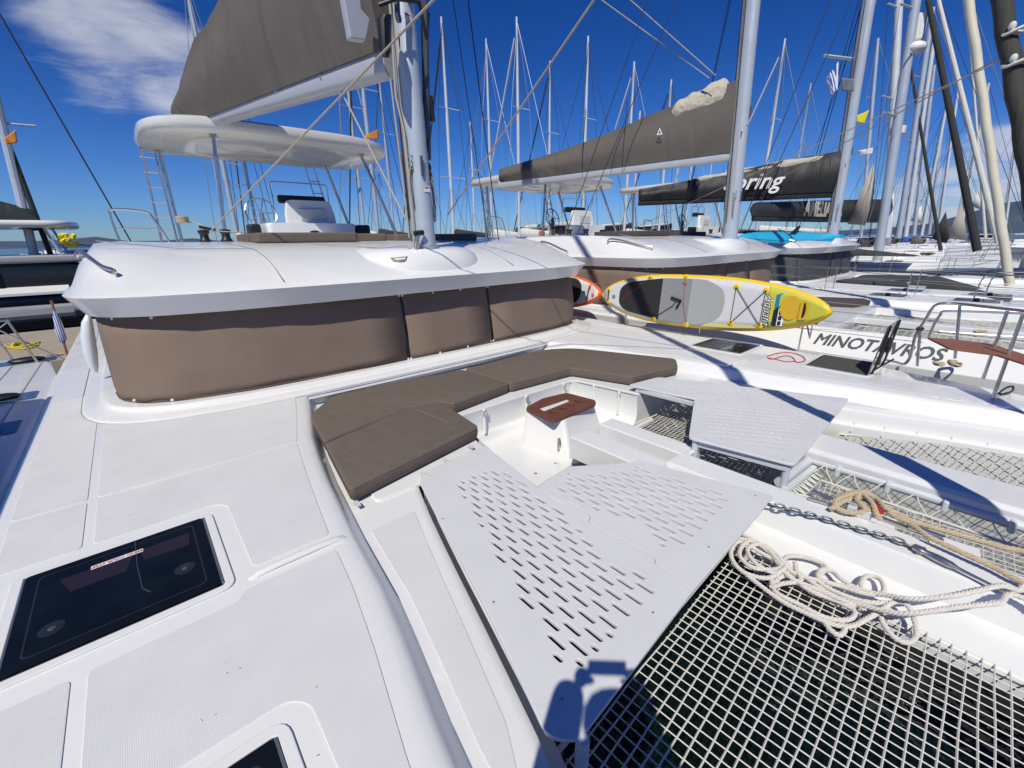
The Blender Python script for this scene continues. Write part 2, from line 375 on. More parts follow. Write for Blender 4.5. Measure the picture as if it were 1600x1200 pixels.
def superstructure(root, covm, padm, bagmat, label='', hz=0.0):
    mv = lambda z, f: [(x, y, z+f(x, y)) for (x, y, _) in []]
    # coachroof with its overhanging visor
    rings = [plan(3.28, 5.45, 1.6, 4.6, .97), plan(3.52, 5.17, 1.6, 4.6, .957), plan(3.545, 5.14, 1.6, 4.6, .963), plan(3.655, 5.03, 1.65, 4.6, 1.150), plan(3.658, 5.025, 1.65, 4.6, 1.160),
             plan(3.65, 5.035, 1.65, 4.5, 1.172), plan(3.59, 5.12, 1.65, 4.4, 1.215), plan(3.50, 5.35, 1.68, 4, 1.32), plan(3.42, 5.75, 1.6, 3.8, 1.44),
             plan(3.36, 6.2, 1.5, 3.6, 1.535), plan(3.28, 6.75, 1.4, 3.4, 1.59), plan(3.1, 7.3, 1.3, 3, 1.62), plan(2.6, 8.2, 1.2, 3, 1.645, ya=13.0)]
    rr = []
    for i, r in enumerate(rings):
        q = []
        for (x, y, z) in r:
            if 7 <= i <= 11:                       # raised shoulders at both corners, shallow dish before the mast
                s = max(0, (abs(x-CX)-2.55)/.8); z += .10*min(s, 1)*(1 if i < 10 else .7)*max(0, min(1, (y-5.6)/.8))*max(0, 1-max(0, y-9)/3)
            q.append((x, y, z))
        rr.append(q)
    cr = MB().loft(rr).build('coachroof', gel, root, angle=24)
    # moulded joint lines on the roof
    mb = MB()
    for x0 in (CX-1.9, CX+1.35):
        mb.tube([(x0+dx, y, z+.0) for dx, y, z in ((0, 5.12, 1.242), (.02, 5.4, 1.335), (.03, 5.75, 1.442), (.02, 6.2, 1.537), (-.05, 6.75, 1.592), (-.2, 7.3, 1.622))], .006, 5)
    mb.tube([(CX-3.3, 6.55, 1.66), (CX-2.6, 6.42, 1.565), (CX-1.9, 6.3, 1.553)], .005, 5)
    mb.each('roof_joint', mat('grey_sealant', (.33, .34, .36), .6), cr)
    # saloon windows behind mesh covers
    w = MB().loft([plan(3.40, 5.36, 1.6, 4.8, .0), plan(3.36, 5.42, 1.6, 4.8, .98)], capa=False, capb=False).build('saloon_window', smoked, root)
    full = [plan(3.50, 5.20, 1.6, 4.9, .075, N=64), plan(3.505, 5.205, 1.6, 4.9, .18, N=64), plan(3.50, 5.23, 1.6, 4.9, .45, N=64), plan(3.49, 5.26, 1.6, 4.9, .75, N=64), plan(3.48, 5.30, 1.6, 4.9, .965, N=64)]
    n = len(full[0]); cuts = [0]
    for xx in (CX-.52, CX+.80):
        cuts.append(min(range(n), key=lambda i: abs(full[2][i][0]-xx)+(0 if full[2][i][1] < 6.2 else 9)))
    cuts.append(n-1)
    for a, b in zip(cuts, cuts[1:]):
        seg = []
        for j, r in enumerate(full):
            row = []
            for i in range(a, b+1):
                x, y, z = r[i]; e = min(i-a, b-i)
                bil = .018*math.sin(min(e, 6)/6*math.pi/2)*math.sin(j/4*math.pi)
                if i == a: x += .022
                if i == b: x -= .022
                row.append((x, y-bil+.009*math.sin(x*5+j*2)-(.012*math.sin(x*1.7+1) if j == 1 else 0), z+(0 if j else .012*math.sin(i*.8))))
            seg.append(row)
        c = MB().loft(seg, closed=False, capa=False, capb=False).build('window_cover', covm, root, solid=.003, fix=False)
        st = MB()                                   # hem piping and press studs
        st.tube([(x, y-.004, z+.012) for x, y, z in seg[0]], .009, 5); st.build('hem', mat('brown_webbing', (.13, .085, .065), .8), c)
        for row in (seg[0], seg[-1]):
            s2 = MB(); s2.tube([(x, y-.006, z+(.035 if row is seg[0] else -.04)) for x, y, z in row], .0025, 4); s2.build('stitching', mat('dark_thread', (.09, .06, .05), .8), c)
        for k in (0, 1, 2, 3, -1):
            i = {0: 0, 1: len(seg[0])//4, 2: len(seg[0])//2, 3: len(seg[0])*3//4, -1: len(seg[0])-1}[k]
            for j in (0, 4):
                x, y, z = seg[j][i]; MB().ell((x, y-.012, z+(.03 if j == 0 else -.035)), (.016, .008, .016), 8, 6).build('stud', whitep, c)
    mb = MB()
    for i in cuts[1:3]:
        mb.loft([[(full[j][i][0]-.02, full[j][i][1]+.006, full[j][i][2]), (full[j][i][0]+.02, full[j][i][1]+.006, full[j][i][2]), (full[j][i][0]+.02, full[j][i][1]+.02, full[j][i][2]), (full[j][i][0]-.02, full[j][i][1]+.02, full[j][i][2])] for j in range(5)])
    mb.each('window_mullion', black, root)
    # coaming the covers are buttoned to
    lr = MB().loft([plan(3.80, 4.87, 1.75, 4.4, -.05), plan(3.78, 4.89, 1.75, 4.4, .015), plan(3.74, 4.93, 1.75, 4.4, .028), plan(3.66, 5.04, 1.72, 4.5, .036), plan(3.645, 5.055, 1.7, 4.5, .044), plan(3.625, 5.075, 1.68, 4.6, .072), plan(3.61, 5.09, 1.66, 4.6, .080), plan(3.4, 5.35, 1.6, 4.6, .085)], capa=False, capb=False)
    lr_ = lr.build('coaming', gel, root, angle=22)
    MB().tube(plan(3.802, 4.868, 1.75, 4.4, .004), .004, 5).build('coaming_crease_shade', MATS['grey_sealant'], lr_)  # dark line drawn in for the shade in the crease at the coaming foot
    # mast pod
    pod = []
    for k, (s, z) in enumerate(((1, 1.20), (.97, 1.30), (.90, 1.42), (.78, 1.50), (.62, 1.525))):
        pod.append([(CX+.12+1.0*s*math.copysign(abs(math.cos(t))**.8, math.cos(t)), 5.95+(.82 if math.sin(t) < 0 else 1.3)*s*math.copysign(abs(math.sin(t))**.8, math.sin(t)), z+(.02 if math.sin(t) > 0 else 0)) for t in [2*math.pi*i/32 for i in range(32)]])
    MB().loft(pod, capa=False).build('mast_pod', gel, root, angle=60)
    # mast: oval section, slight rake aft
    mast_parts(root, CX+.07, 5.52, 1.50, 17.5, .145, .20, alum, near=True)
    # hardtop and its posts
    def ht(s, z, dy=0):
        z += hz; return [(CX+.06+2.46*s*math.copysign(abs(math.cos(t))**.46, math.cos(t)), 12.3+dy+1.75*s*math.copysign(abs(math.sin(t))**.46, math.sin(t)), z+.10*(1-((math.cos(t))**2))*.6) for t in [2*math.pi*i/48 for i in range(48)]]
    hto = MB().loft([ht(.30, 3.60), ht(.56, 3.595), ht(.585, 3.575), ht(.80, 3.565), ht(.825, 3.58), ht(.95, 3.575), ht(.985, 3.61), ht(1, 3.70), ht(.995, 3.79), ht(.965, 3.825), ht(.7, 3.85)]).build('hardtop', mat('glossy_hardtop_gelcoat', (.72, .72, .69), .2, var=.03, coat=.35, bump=('noise', 1.5, .25, .03)), root, angle=50)
    jt = MB(); 
    for k in (-1.75, 1.85): jt.tube([(CX+k, 12.3+dy*1.5, 3.612+hz+.02) for dy in (-.9, -.4, 0, .4, .9)], .008, 5)
    jt.each('hardtop_joint', MATS['grey_sealant'] if 'grey_sealant' in MATS else black, hto)
    for (x0, y0, x1, y1) in ((CX-1.45, 10.85, CX-1.28, 10.9), (CX+2.3, 10.6, CX+1.75, 11.1), (CX-2.0, 12.9, CX-2.0, 13.0), (CX+1.95, 12.6, CX+1.55, 13.0), ):
        p = MB().tube([(x0, y0, 1.62), (x1, y1, 3.60+hz)], .036, 12).build('hardtop_post', steel, root)
        MB().tube([(x1, y1, 3.575+hz), (x1, y1, 3.60+hz)], .075, 14).build('post_flange', steel, p)
    lad = MB()
    for dx in (-.14, .14): lad.tube([(CX-2.25+dx, 12.6, 1.62), (CX-2.2+dx*.8, 12.9, 3.62)], .022, 8)
    for k in range(6): lad.tube([(CX-2.38, 12.62+k*.05, 1.9+k*.3), (CX-2.12, 12.62+k*.05, 1.9+k*.3)], .014, 6)
    lad.build('ladder', steel, root)
    lad = MB()
    for dx in (-.14, .14): lad.tube([(CX+1.55+dx, 13.2, 1.62), (CX+1.25+dx*.8, 13.4, 3.62)], .02, 8)
    for k in range(5): lad.tube([(CX+1.4-k*.06, 13.25, 2.0+k*.3), (CX+1.66-k*.06, 13.25, 2.0+k*.3)], .013, 6)
    lad.build('ladder', steel, root)
    # flybridge helm: bench, seat back, wheel
    hy = 10.3
    b = MB().loft([[(x, y, z) for x, y in rnd([(CX-.75*s, hy-.05), (CX+1.05*s, hy-.05), (CX+1.05*s, hy+.6), (CX-.75*s, hy+.6)], .12)] for s, z in ((.95, 1.62), (1, 1.75), (1.03, 1.93), (1.03, 1.985), (.99, 2.01))])
    b.build('helm_bench', gel, root, angle=50)
    bk = MB().loft([[(x, hy+.30+y*.14+yy, z) for x, y in rnd([(CX-.25-w, -.5), (CX+.68+w, -.5), (CX+.68+w, .5), (CX-.25-w, .5)], .08)] for w, z, yy in ((.06, 2.0, 0), (.05, 2.2, .02), (0, 2.42, .05), (-.03, 2.47, .06), (-.10, 2.485, .06))])
    b2 = bk.build('seat_back', gel, root, angle=50)
    MB().box((CX+.25, hy+.215, 2.2), (.55, .02, .22)).build('back_inset', mat('light_grey_moulding', (.55, .56, .57), .5), b2, bevel=.01)
    MB().box((CX+.18, hy+.62, 2.52), (1.0, .10, .17)).build('back_bolster', black, root, bevel=.04)
    gr = MB(); gr.tube([(CX-.4, hy+.66, 2.4), (CX-.4, hy+.66, 2.84), (CX-.36, hy+.66, 2.87), (CX+.72, hy+.66, 2.87), (CX+.78, hy+.66, 2.84), (CX+.78, hy+.66, 2.3)], .014, 6)
    gr.build('seat_rail', steel, root)
    for dx in (-.98, 1.28): MB().box((CX+dx+.02, hy+.25, 1.86), (.34 if dx > 0 else .22, .35, .26)).build('arm_pad', black, root, bevel=.05)
    wh = MB(); c0 = Vector((CX-.62, hy+.9, 2.25))
    wh.tube([c0+Vector((.30*math.cos(t), .10*math.sin(t), .30*math.sin(t))) for t in [2*math.pi*i/28 for i in range(28)]], .016, 6, closed=True)
    for k in range(5): t = 2*math.pi*k/5; wh.tube([c0, c0+Vector((.3*math.cos(t), .1*math.sin(t), .3*math.sin(t)))], .010, 5)
    wh.tube([c0, (CX-.62, hy+.9, 1.62)], .05, 8); wh.build('steering_wheel', steel if padm is cush else black, root)
    # sunpads on the roof
    for (x0, x1, y0, y1, z0, z1) in ((CX-1.65, CX-.22, 7.05, 8.6, 1.615, 1.755), (CX-.20, CX+.42, 7.35, 8.6, 1.615, 1.745), (CX+.55, CX+2.25, 7.2, 8.6, 1.60, 1.73)):
        MB().prism(rnd([(x0, y0+.1), (x1, y0), (x1, y1), (x0, y1)], .07), z0, z1).build('sunpad', padm, root, bevel=.03, bseg=3)
    # halyard winches and clutches by the pads
    wn = MB()
    for (x, y) in ((CX-2.0, 9.2), (CX-1.75, 8.8), (CX-.1, 9.5)):
        wn.loft([[(x+r*math.cos(t), y+r*math.sin(t), z) for t in [2*math.pi*i/16 for i in range(16)]] for r, z in ((.09, 1.62), (.09, 1.67), (.065, 1.70), (.06, 1.76), (.085, 1.80), (.085, 1.83), (.03, 1.845))])
    wn.each('winch', black, root)
    st = MB(); st.tube([(CX-2.95, 7.0, 1.66), (CX-2.95, 7.0, 2.05), (CX-2.9, 7.0, 2.08)], .0, 5) if False else None
    # grab rail on the shoulder of the roof
    for sgn in (-1, 1):
        g = MB(); g.tube(spline([(CX+sgn*3.50, 6.7, 1.50), (CX+sgn*3.46, 6.65, 1.56), (CX+sgn*3.40, 6.35, 1.52), (CX+sgn*3.30, 5.95, 1.42), (CX+sgn*3.22, 5.74, 1.385), (CX+sgn*3.22, 5.73, 1.35)], 5), .020, 8)
        g.build('grab_rail', steel, root)
    # raised pushpit at the roof edge, with a coiled line over it
    pg = MB(); x = CX-2.7
    pg.tube(spline([(x-.38, 11.6, 1.6), (x-.42, 11.6, 2.15), (x-.34, 11.6, 2.27), (x+.1, 11.6, 2.24), (x+.22, 11.6, 2.1), (x+.4, 11.6, 1.6)], 5), .02, 8); pg.tube([(x-.40, 11.6, 1.93), (x+.3, 11.6, 1.92)], .012, 6)
    pg.build('guard_rail', steel, root)
def mast_parts(root, x, y, z0, ht, rx, ry, m, near=False, rake=.045):
    sec = lambda z, s=1: [(x+rx*s*math.cos(t), y+rake*(z-z0)+ry*s*math.sin(t)*(1 if math.sin(t) > 0 else .9), z) for t in [2*math.pi*i/20 for i in range(20)]]
    mo = MB().loft([sec(z0), sec(z0+.3), sec(z0+ht*.85), sec(z0+ht, .7)]).build('mast', m, root, angle=60)
    if near:
        MB().loft([[(x+a*1.25*math.cos(t), y+b*1.2*math.sin(t), z) for t in [2*math.pi*i/20 for i in range(20)]] for a, b, z in ((.14, .18, z0-.01), (.14, .18, z0+.03), (rx*.95, ry*.95, z0+.06))]).build('mast_collar', alum, mo)
        tr = MB(); tr.box((x, y+ry+.012+rake*8, z0+8.2), (.035, .03, 15), Matrix.Rotation(-math.atan(rake), 3, 'X')); tr.build('sail_track', black, mo)
        # halyards run down both faces, with jammers and hanks of spare line
        hl = MB(); rng = random.Random(3)
        for (dx, dy, c) in ((-.128, .04, 0), (-.135, .10, 1), (-.12, .14, 2), (.128, .05, 3), (.12, .12, 4), (-.13, -.03, 5)):
            pts = [(x+dx*(1+.12*math.sin(k*1.3+c)), y+dy+rake*k*.9, z0+.12+k*.9) for k in range(0, 17)]
            hl.tube(pts, .0075 if c % 2 else .006, 5)
            hl.each('halyard', beige, mo)
        d = MB()
        for (dx, dy, c) in ((-.145, .07, 1), (.14, .09, 2)): d.tube([(x+dx, y+dy+rake*k, z0+k) for k in (.4, 4, 9, 14)], .009, 5)
        d.each('dark_halyard', darkline, mo)
        for (dx, z, s) in ((-.09, 1.35, .11), (.13, 1.28, .10), (-.10, 2.38, .12), (.125, 1.75, .09), (.135, .98, .11)):
            MB().loft([[(x+dx+.035*q*math.cos(t), y-.07+rake*z, z0+z+zz_) if False else (x+dx+.032*q*math.cos(t), y-.06+rake*z+.055*q*math.sin(t), z0+z+zz_) for t in [2*math.pi*i/10 for i in range(10)]] for q, zz_ in ((.6, -s), (1, -s*.7), (1, s*.6), (.5, s))]).build('jammer', black, mo)
        for (dx, z) in ((.012, .75), (-.03, 2.62)):
            f = frame((x+dx, y-.9*ry-.006+rake*z, z0+z), (1, .05, 0), (0, rake, 1))
            lb = slab('warning_label', [(-.045, -.035), (.045, -.035), (.045, .035), (-.045, .035)], 0, .002, whitep, mo, bevel=.0003, mtx=f)
            slab('label_print', [(-.035, .008), (.035, .008), (.035, .024), (-.035, .024)], .0015, .001, redp, lb, bevel=.0002, mtx=f)
        for (dx, z) in ((-.045, 1.02), (.0, 2.86)):
            MB().box((x+dx, y-.9*ry-.022+rake*z, z0+z), (.03, .035, .24)).build('cleat', mat('grey_anodised', (.12, .125, .14), .4, metal=.6), mo, bevel=.012)
        for (sx_, z) in ((-.14, .95), (.15, .80)):
            hk = MB()
            for k in range(5):
                w_ = .028+.011*k; hk.tube(spline([(x+sx_+w_*math.sin(2*math.pi*i/8)*.7, y-.02-.012*k+rng.uniform(-.01, .01), z0+z-.16+(.16+.02*k)*math.cos(2*math.pi*i/8)+(-.05 if i == 4 else 0)) for i in range(8)], 4, True), .0065, 5, closed=True)
            hk.tube(spline([(x+sx_+.035*math.cos(a), y-.03+.04*math.sin(a), z0+z-.02+.012*a) for a in range(0, 19)], 2), .007, 5)
            hk.build('coiled_halyard', mat('grey_fleck_braid', (.30, .29, .28), .85), mo)
    return mo
def shrouds(root, x, y, z0, ht, beam, aft, m=wire, r=.006, rake=.045, dm=None):
    mb = MB(); top = Vector((x, y+rake*ht*.92, z0+ht*.92))
    for s in (-1, 1):
        mb.tube([(x+s*beam, y+aft, z0-1.4), (x+s*1.0, y+rake*ht*.5+.4, z0+ht*.5), top], r, 5)
        mb.tube([(x+s*beam*.97, y+aft-.15, z0-1.4), (x+s*.08, y+rake*ht*.5, z0+ht*.5)], r, 5)
        mb.tube([(x+s*.05, y+rake*ht*.5, z0+ht*.5), (x+s*1.0, y+rake*ht*.5+.4, z0+ht*.5)], r*4, 5)
    return mb.each('shroud', m, root)
def sailbag(root, G, E, prof, w, bagmat, boomr=.16, boommat=None, boomd=.26, beyond=.2, sag=.0):
    """boom from G to E; prof = list of (fraction, height of the bag above the boom)"""
    G, E = Vector(G), Vector(E); t = (E-G).normalized(); sd = t.cross(Vector((0, 0, 1))).normalized(); up = sd.cross(t).normalized()
    sec = lambda p, a, b: [p+sd*a*math.copysign(abs(math.cos(q))**.6, math.cos(q))+up*b*math.copysign(abs(math.sin(q))**.6, math.sin(q)) for q in [2*math.pi*i/16 for i in range(16)]]
    b = MB().loft([sec(G, boomr*.55, boomd*.5), sec(G+t*.15, boomr*.6, boomd*.5), sec(E+t*beyond, boomr*.6, boomd*.5)]).build('boom', boommat or boomm, root, angle=50)
    rings = []
    P = []
    prof = sorted(prof)
    n = 90
    L = (E-G).length
    for i in range(n+1):
        f = prof[0][0]+(prof[-1][0]-prof[0][0])*i/n
        for (a, ha), (c, hc) in zip(prof, prof[1:]):
            if a <= f <= c: h = ha+(hc-ha)*(f-a)/(c-a); break
        p = G+t*(L*f)+up*(boomd*(.42-sag*max(0, f))); ring = []
        ww = w*(.55+.45*min(1, h/.5))*min(1, (n-i)/1.5+.35)
        for k in range(17):
            u = k/16; side = -1 if u < .5 else 1; v = 1-abs(2*u-1)                 # 0 at the bottom edges, 1 at the top
            bulge = ww*(.42+.62*math.sin(min(v*1.15, 1)*math.pi*.9))*(1-.55*v)
            fold = (.026*math.sin(f*L*2.3+v*2.2)+.012*math.sin(f*L*6.1+v*1.6+side)+.006*math.sin(f*L*11.3+v*3))*(.3+v)
            ring.append(p+sd*side*(-1)*(bulge*(.5)+fold*(v > .05)+.015)+up*(h*v**.95-.05*(v < .02)))
        rings.append(ring)
    bg_ = MB().loft(rings, closed=True, capa=True, capb=True).build('sail_bag', bagmat, root, angle=60)
    return b, bg_, (G, t, sd, up, L)
# ================================================================== hulls and side decks
def interp(tab, y):
    if y <= tab[0][0]: return tab[0][1]
    for (a, va), (b, vb) in zip(tab, tab[1:]):
        if a <= y <= b: return va+(vb-va)*(y-a)/(b-a)
    return tab[-1][1]
GUN = [(-2.6, .42), (-2.2, .16), (-1.6, -.10), (-1.0, -.30), (-.3, -.48), (.5, -.66), (1.2, -.80), (2, -.90), (3, -.94), (4.2, -.97), (8, -1.0), (14, -.95)]
EDGE = [(-2.6, .20), (-1.5, .08), (-.9, .05), (-.4, .11), (.2, .28), (.91, .37), (1.3, .45), (1.66, .52), (2.29, .59), (3.0, .69), (3.7, .81), (4.45, 1.02), (5.2, 1.2), (14, 1.2)]
STEP = .145
LIP = [(-2.6, .42), (-1.5, .30), (-.9, .26), (-.4, .32), (.2, .52), (.5, .63), (.72, .71), (1.0, .79), (1.32, .88), (1.8, 1.01), (2.30, 1.155), (2.62, 1.26), (2.9, 1.36), (14, 1.6)]
YS = [-2.6, -2.45, -2.2, -1.9, -1.5, -1, -.5, 0, .2, .4, .6, .8, 1, 1.2, 1.4, 1.7, 2, 2.25, 2.5, 2.75, 3, 3.4, 3.8, 4.2, 4.6, 5.2, 6, 8, 10, 14]
def hull_profile(y):
    g, e, l = interp(GUN, y), interp(EDGE, y), interp(LIP, y)
    f = min(1, max(0, (y+2.6)/.7)); mid = (g+max(l, e+.2))/2
    nar = .38*f
    p = [(mid-.10*f, WZ-.6), (mid-nar, WZ-.2), (g+.10, -.9), (g+.005, -.16), (g, -.09), (g-.012, -.06), (g-.01, -.03), (g+.012, -.006), (g+.05, 0)]
    p += [(e-.02, 0), (e+.03, -.002), (e+.065, -.008), (e+.085, -.018), (e+.098, -.032), (e+.112, -.055), (e+.135, -.095), (e+.158, -.135), (e+.166, -STEP), (e+.20, -STEP-.001)]
    l = max(l, e+.20)
    p += [(l+.0, -STEP-.001), (l+.025, -STEP-.004), (l+.050, -STEP-.018), (l+.062, -.20), (l+.066, -.30), (l+.15, -.305), (l+.16, -.42), (mid+nar+.04, WZ-.2), (mid+.10*f, WZ-.6)]
    return p
def hulls(root, dy=0, low=False):
    for sgn in (0, 1):
        rings = []
        for y in YS:
            p = hull_profile(y)
            rings.append([((2*CX-x if sgn else x), y, z) for x, z in p])
        MB().loft(rings, closed=True).build('hull', gel, root, angle=42)
    # bridge deck between the hulls, under the saloon
    MB().prism([(1.0, 4.95), (2*CX-1.0, 4.95), (2*CX-1.0, 13.4), (1.0, 13.4)], -.85, -.02).build('bridge_deck', gel, root, bevel=.03)
    # forward cross beam
    mb = MB().tube([(.5, -1.75, -.45), (2*CX-.5, -1.75, -.45)], .13, 14); mb.build('cross_beam', alum2, root)
def mir(pts): return [(2*CX-x, *r) for x, *r in pts][::-1]
def hatch(root, x0, x1, y0, y1, glassm=smoked, opened=False, z=0.0, sticker=False):
    """flush deck hatch: moulded rim, frame, smoked lid with two handles"""
    fr = slab('hatch', [(x0-.055, y0-.055), (x1+.055, y0-.055), (x1+.055, y1+.055), (x0-.055, y1+.055)], z+.010, .010, gel, root, holes=[rnd([(x0-.012, y0-.012), (x1+.012, y0-.012), (x1+.012, y1+.012), (x0-.012, y1+.012)], .02)], bevel=.004, r=.07)
    slab('hatch_seal', [(x0-.012, y0-.012), (x1+.012, y0-.012), (x1+.012, y1+.012), (x0-.012, y1+.012)], z+.0045, .003, rubber, fr, bevel=.0005, r=.02)
    MB().box((x1+.006, (y0+y1)/2, z+.010), (.010, y1-y0, .012)).build('frame', mat('anodised_frame', (.42, .42, .43), .3, metal=.8), fr, bevel=.002)
    MB().box((x0-.006, (y0+y1)/2, z+.010), (.010, y1-y0, .012)).build('frame', MATS['anodised_frame'], fr, bevel=.002)
    if not opened:
        slab('lid', [(x0, y0), (x1, y0), (x1, y1), (x0, y1)], z+.018, .009, glassm, fr, bevel=.002, r=.018)
        for (fx, fy) in ((.18, .26), (.83, .34)):
            cxx, cyy = x0+(x1-x0)*fx, y0+(y1-y0)*fy
            hd = MB().loft([[(cxx+r*math.cos(t), cyy+r*math.sin(t), z+zz_) for t in [2*math.pi*i/20 for i in range(20)]] for r, zz_ in ((.045, .0185), (.045, .0195), (.040, .0205))])
            hd.build('handle_pivot', mat('dark_pivot', (.018, .022, .026), .25), fr)
            MB().ell((cxx, cyy, z+.0205), (.014, .014, .003), 10, 6).build('screw_cap', mat('dull_cap', (.07, .075, .085), .3), fr)
        # inner bezel that shows as a faint paler outline through the lid
        bz = slab('inner_bezel', [(x0+.05, y0+.05), (x1-.05, y0+.05), (x1-.05, y1-.05), (x0+.05, y1-.05)], z+.0187, .0006, mat('bezel_line', (.030, .026, .036), .2, spec=.2), fr, bevel=.0001, r=.03,
                  holes=[rnd([(x0+.056, y0+.056), (x1-.056, y0+.056), (x1-.056, y1-.056), (x0+.056, y1-.056)], .03)])
    if not opened:                                # cabin fittings that show faintly under the lid
        w_, l_ = x1-x0, y1-y0
        P_ = lambda a, b: (x0+w_*a, y0+l_*b)
        sh_ = mat('cabin_blind', (.024, .018, .028), .25, spec=.2)
        slab('blind_edge', [P_(.18, .80), P_(.56, .80), P_(.52, .60), P_(.24, .60)], z+.0186, .0004, sh_, fr, bevel=.0001)
        slab('blind_edge', [P_(.60, .82), P_(.90, .82), P_(.88, .64), P_(.62, .66)], z+.0186, .0004, sh_, fr, bevel=.0001)
        MB().tube([(*P_(.575, .98), z+.0188), (*P_(.58, .60), z+.0188), (*P_(.60, .30), z+.0188), (*P_(.64, .22), z+.0188)], .0016, 5).build('lid_cable', MATS['dull_cap'], fr)
    return fr
def inside(poly):
    def f_(x, y):
        c = False; n = len(poly); j = n-1
        for i in range(n):
            xi, yi, xj, yj = *poly[i], *poly[j]
            if (yi > y) != (yj > y) and x < (xj-xi)*(y-yi)/(yj-yi)+xi: c = not c
            j = i
        return c
    return f_
def xy(px, py, z): p = atz(px, py, z); return (p.x, p.y)
# ------------------------------------------------------------------ own catamaran
own = tag(empty('catamaran', (0, 0, 0)), 'white sailing catamaran in the foreground with brown mesh window covers and perforated foredeck panels', 'catamaran')
hulls(own)
superstructure(own, cover, cush, bagm)
# non-skid deck panels, moulded 4 mm proud of the smooth gelcoat
def ed(y): return interp(EDGE, y)-.035
def gn(y): return interp(GUN, y)+.085
pn = []
pn.append([(-.475, 3.735), (ed(3.735), 3.735), (ed(4.1), 4.1), (ed(4.5), 4.5), (ed(5.0), 5.0), (.7, 5.05), (.2, 5.12), (-.15, 5.35), (-.40, 5.7), (-.475, 5.9)])
pn.append([(-.475, 3.70), (-.475, 3.10), (.10, 3.10, .08), (.165, 3.03, .08), (.165, 2.285), (ed(2.285), 2.285), (ed(2.7), 2.7), (ed(3.2), 3.2), (ed(3.7), 3.70)])
pn.append([(-.46, 2.07), (-.46, 1.42, .02), (.10, 1.42, .08), (.165, 1.35, .08), (.165, .45), (ed(.45), .45), (ed(.95), .95), (ed(1.4), 1.4), (ed(1.8), 1.8), (ed(2.13), 2.13), (.10, 2.13), (.05, 2.07)])
pn.append([(gn(3.735), 3.735), (-.525, 3.735), (-.525, 5.95), (-.60, 6.6), (gn(6.6), 6.6), (gn(5), 5.0)])
pn.append([(gn(3.1), 3.10), (-.525, 3.10), (-.525, 3.70), (gn(3.7), 3.70)])
pn.append([(gn(1.45), 1.42), (-.51, 1.42), (-.51, 2.07), (gn(2.07), 2.07)])
for side in (0, 1):
    for k, p in enumerate(pn):
        q = mir(p) if side else p
        slab('nonskid_panel', [tuple(a) for a in q], .0042, .006, grip, own, bevel=.002, r=.028)
# seat-side deck, one step down
for side in (0, 1):
    p = [(interp(EDGE, y)+.22, y) for y in (.55, .9, 1.3, 1.7, 2.1, 2.35)]+[(interp(LIP, y)-.045, y) for y in (2.35, 2.1, 1.7, 1.3, .9)]
    q = mir(p) if side else p
    slab('nonskid_panel', q, -STEP+.0036, .005, grip, own, bevel=.002, r=.02)
# moulded rib across the side deck
for side in (0, 1):
    mb = MB(); pts = [(x, 2.205+.0*x, z) for x, z in ((.13, -.012), (.17, .006), (.25, .012), (.45, .013), (.56, .008), (.60, -.003), (.63, -.03))]
    if side: pts = [(2*CX-x, y, z) for x, y, z in pts]
    mb.tube(pts, .022, 10, flat=.7); mb.build('moulded_rib', gel, own)
hb = hatch(own, -.72, .02, 2.245, 2.955)
f = frame(atz(184, 873, .0195), (-.95, -.0, 0), (0, -1, 0))
lb = slab('warning_label', [(-.105, -.016), (.105, -.016), (.105, .016), (-.105, .016)], 0, .0008, whitep, hb, bevel=.0002, mtx=f)
text('MIND YOUR STEP', .026, f @ Matrix.Translation((0, 0, .0007)), redp, 'lettering', lb, th=.0002, offset=.0006)
hatch(own, -.72, .03, .55, 1.30)
hatch(own, 2*CX-.02+.13, 2*CX+.72+.13, 2.40, 3.10, smokedb)
h2 = hatch(own, 2*CX+.11, 2*CX+.84, .95, 1.56, smokedb, opened=True)
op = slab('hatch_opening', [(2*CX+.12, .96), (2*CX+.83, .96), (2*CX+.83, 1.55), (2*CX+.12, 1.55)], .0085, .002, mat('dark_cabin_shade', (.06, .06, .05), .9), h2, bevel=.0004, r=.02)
# open lid standing on its forward edge
f = frame((2*CX+.475, .93, .01), (1, 0, 0), (0, -.12, 1))
lid = slab('lid', [(-.36, 0), (.36, 0), (.36, .60), (-.36, .60)], .006, .010, mat('clear_smoked_acrylic', (.30, .30, .31), .05, trans=.75, coat=.4), h2, bevel=.002, mtx=f, r=.02)
for dx in (-.27, .27):
    MB().tube([f @ Vector((dx, -.02, .02)), f @ Vector((dx, .1, .03)), f @ Vector((dx, .6, .012))], .012, 6).build('hinge_arm', black, lid)
MB().ell(f @ Vector((.1, .30, .03)), (.10, .03, .10), 14, 8).build('handle_boss', black, lid)
MB().tube([f @ Vector((-.3, .05, .02)), f @ Vector((-.30, .25, .16))], .010, 6).build('stay_arm', black, lid)
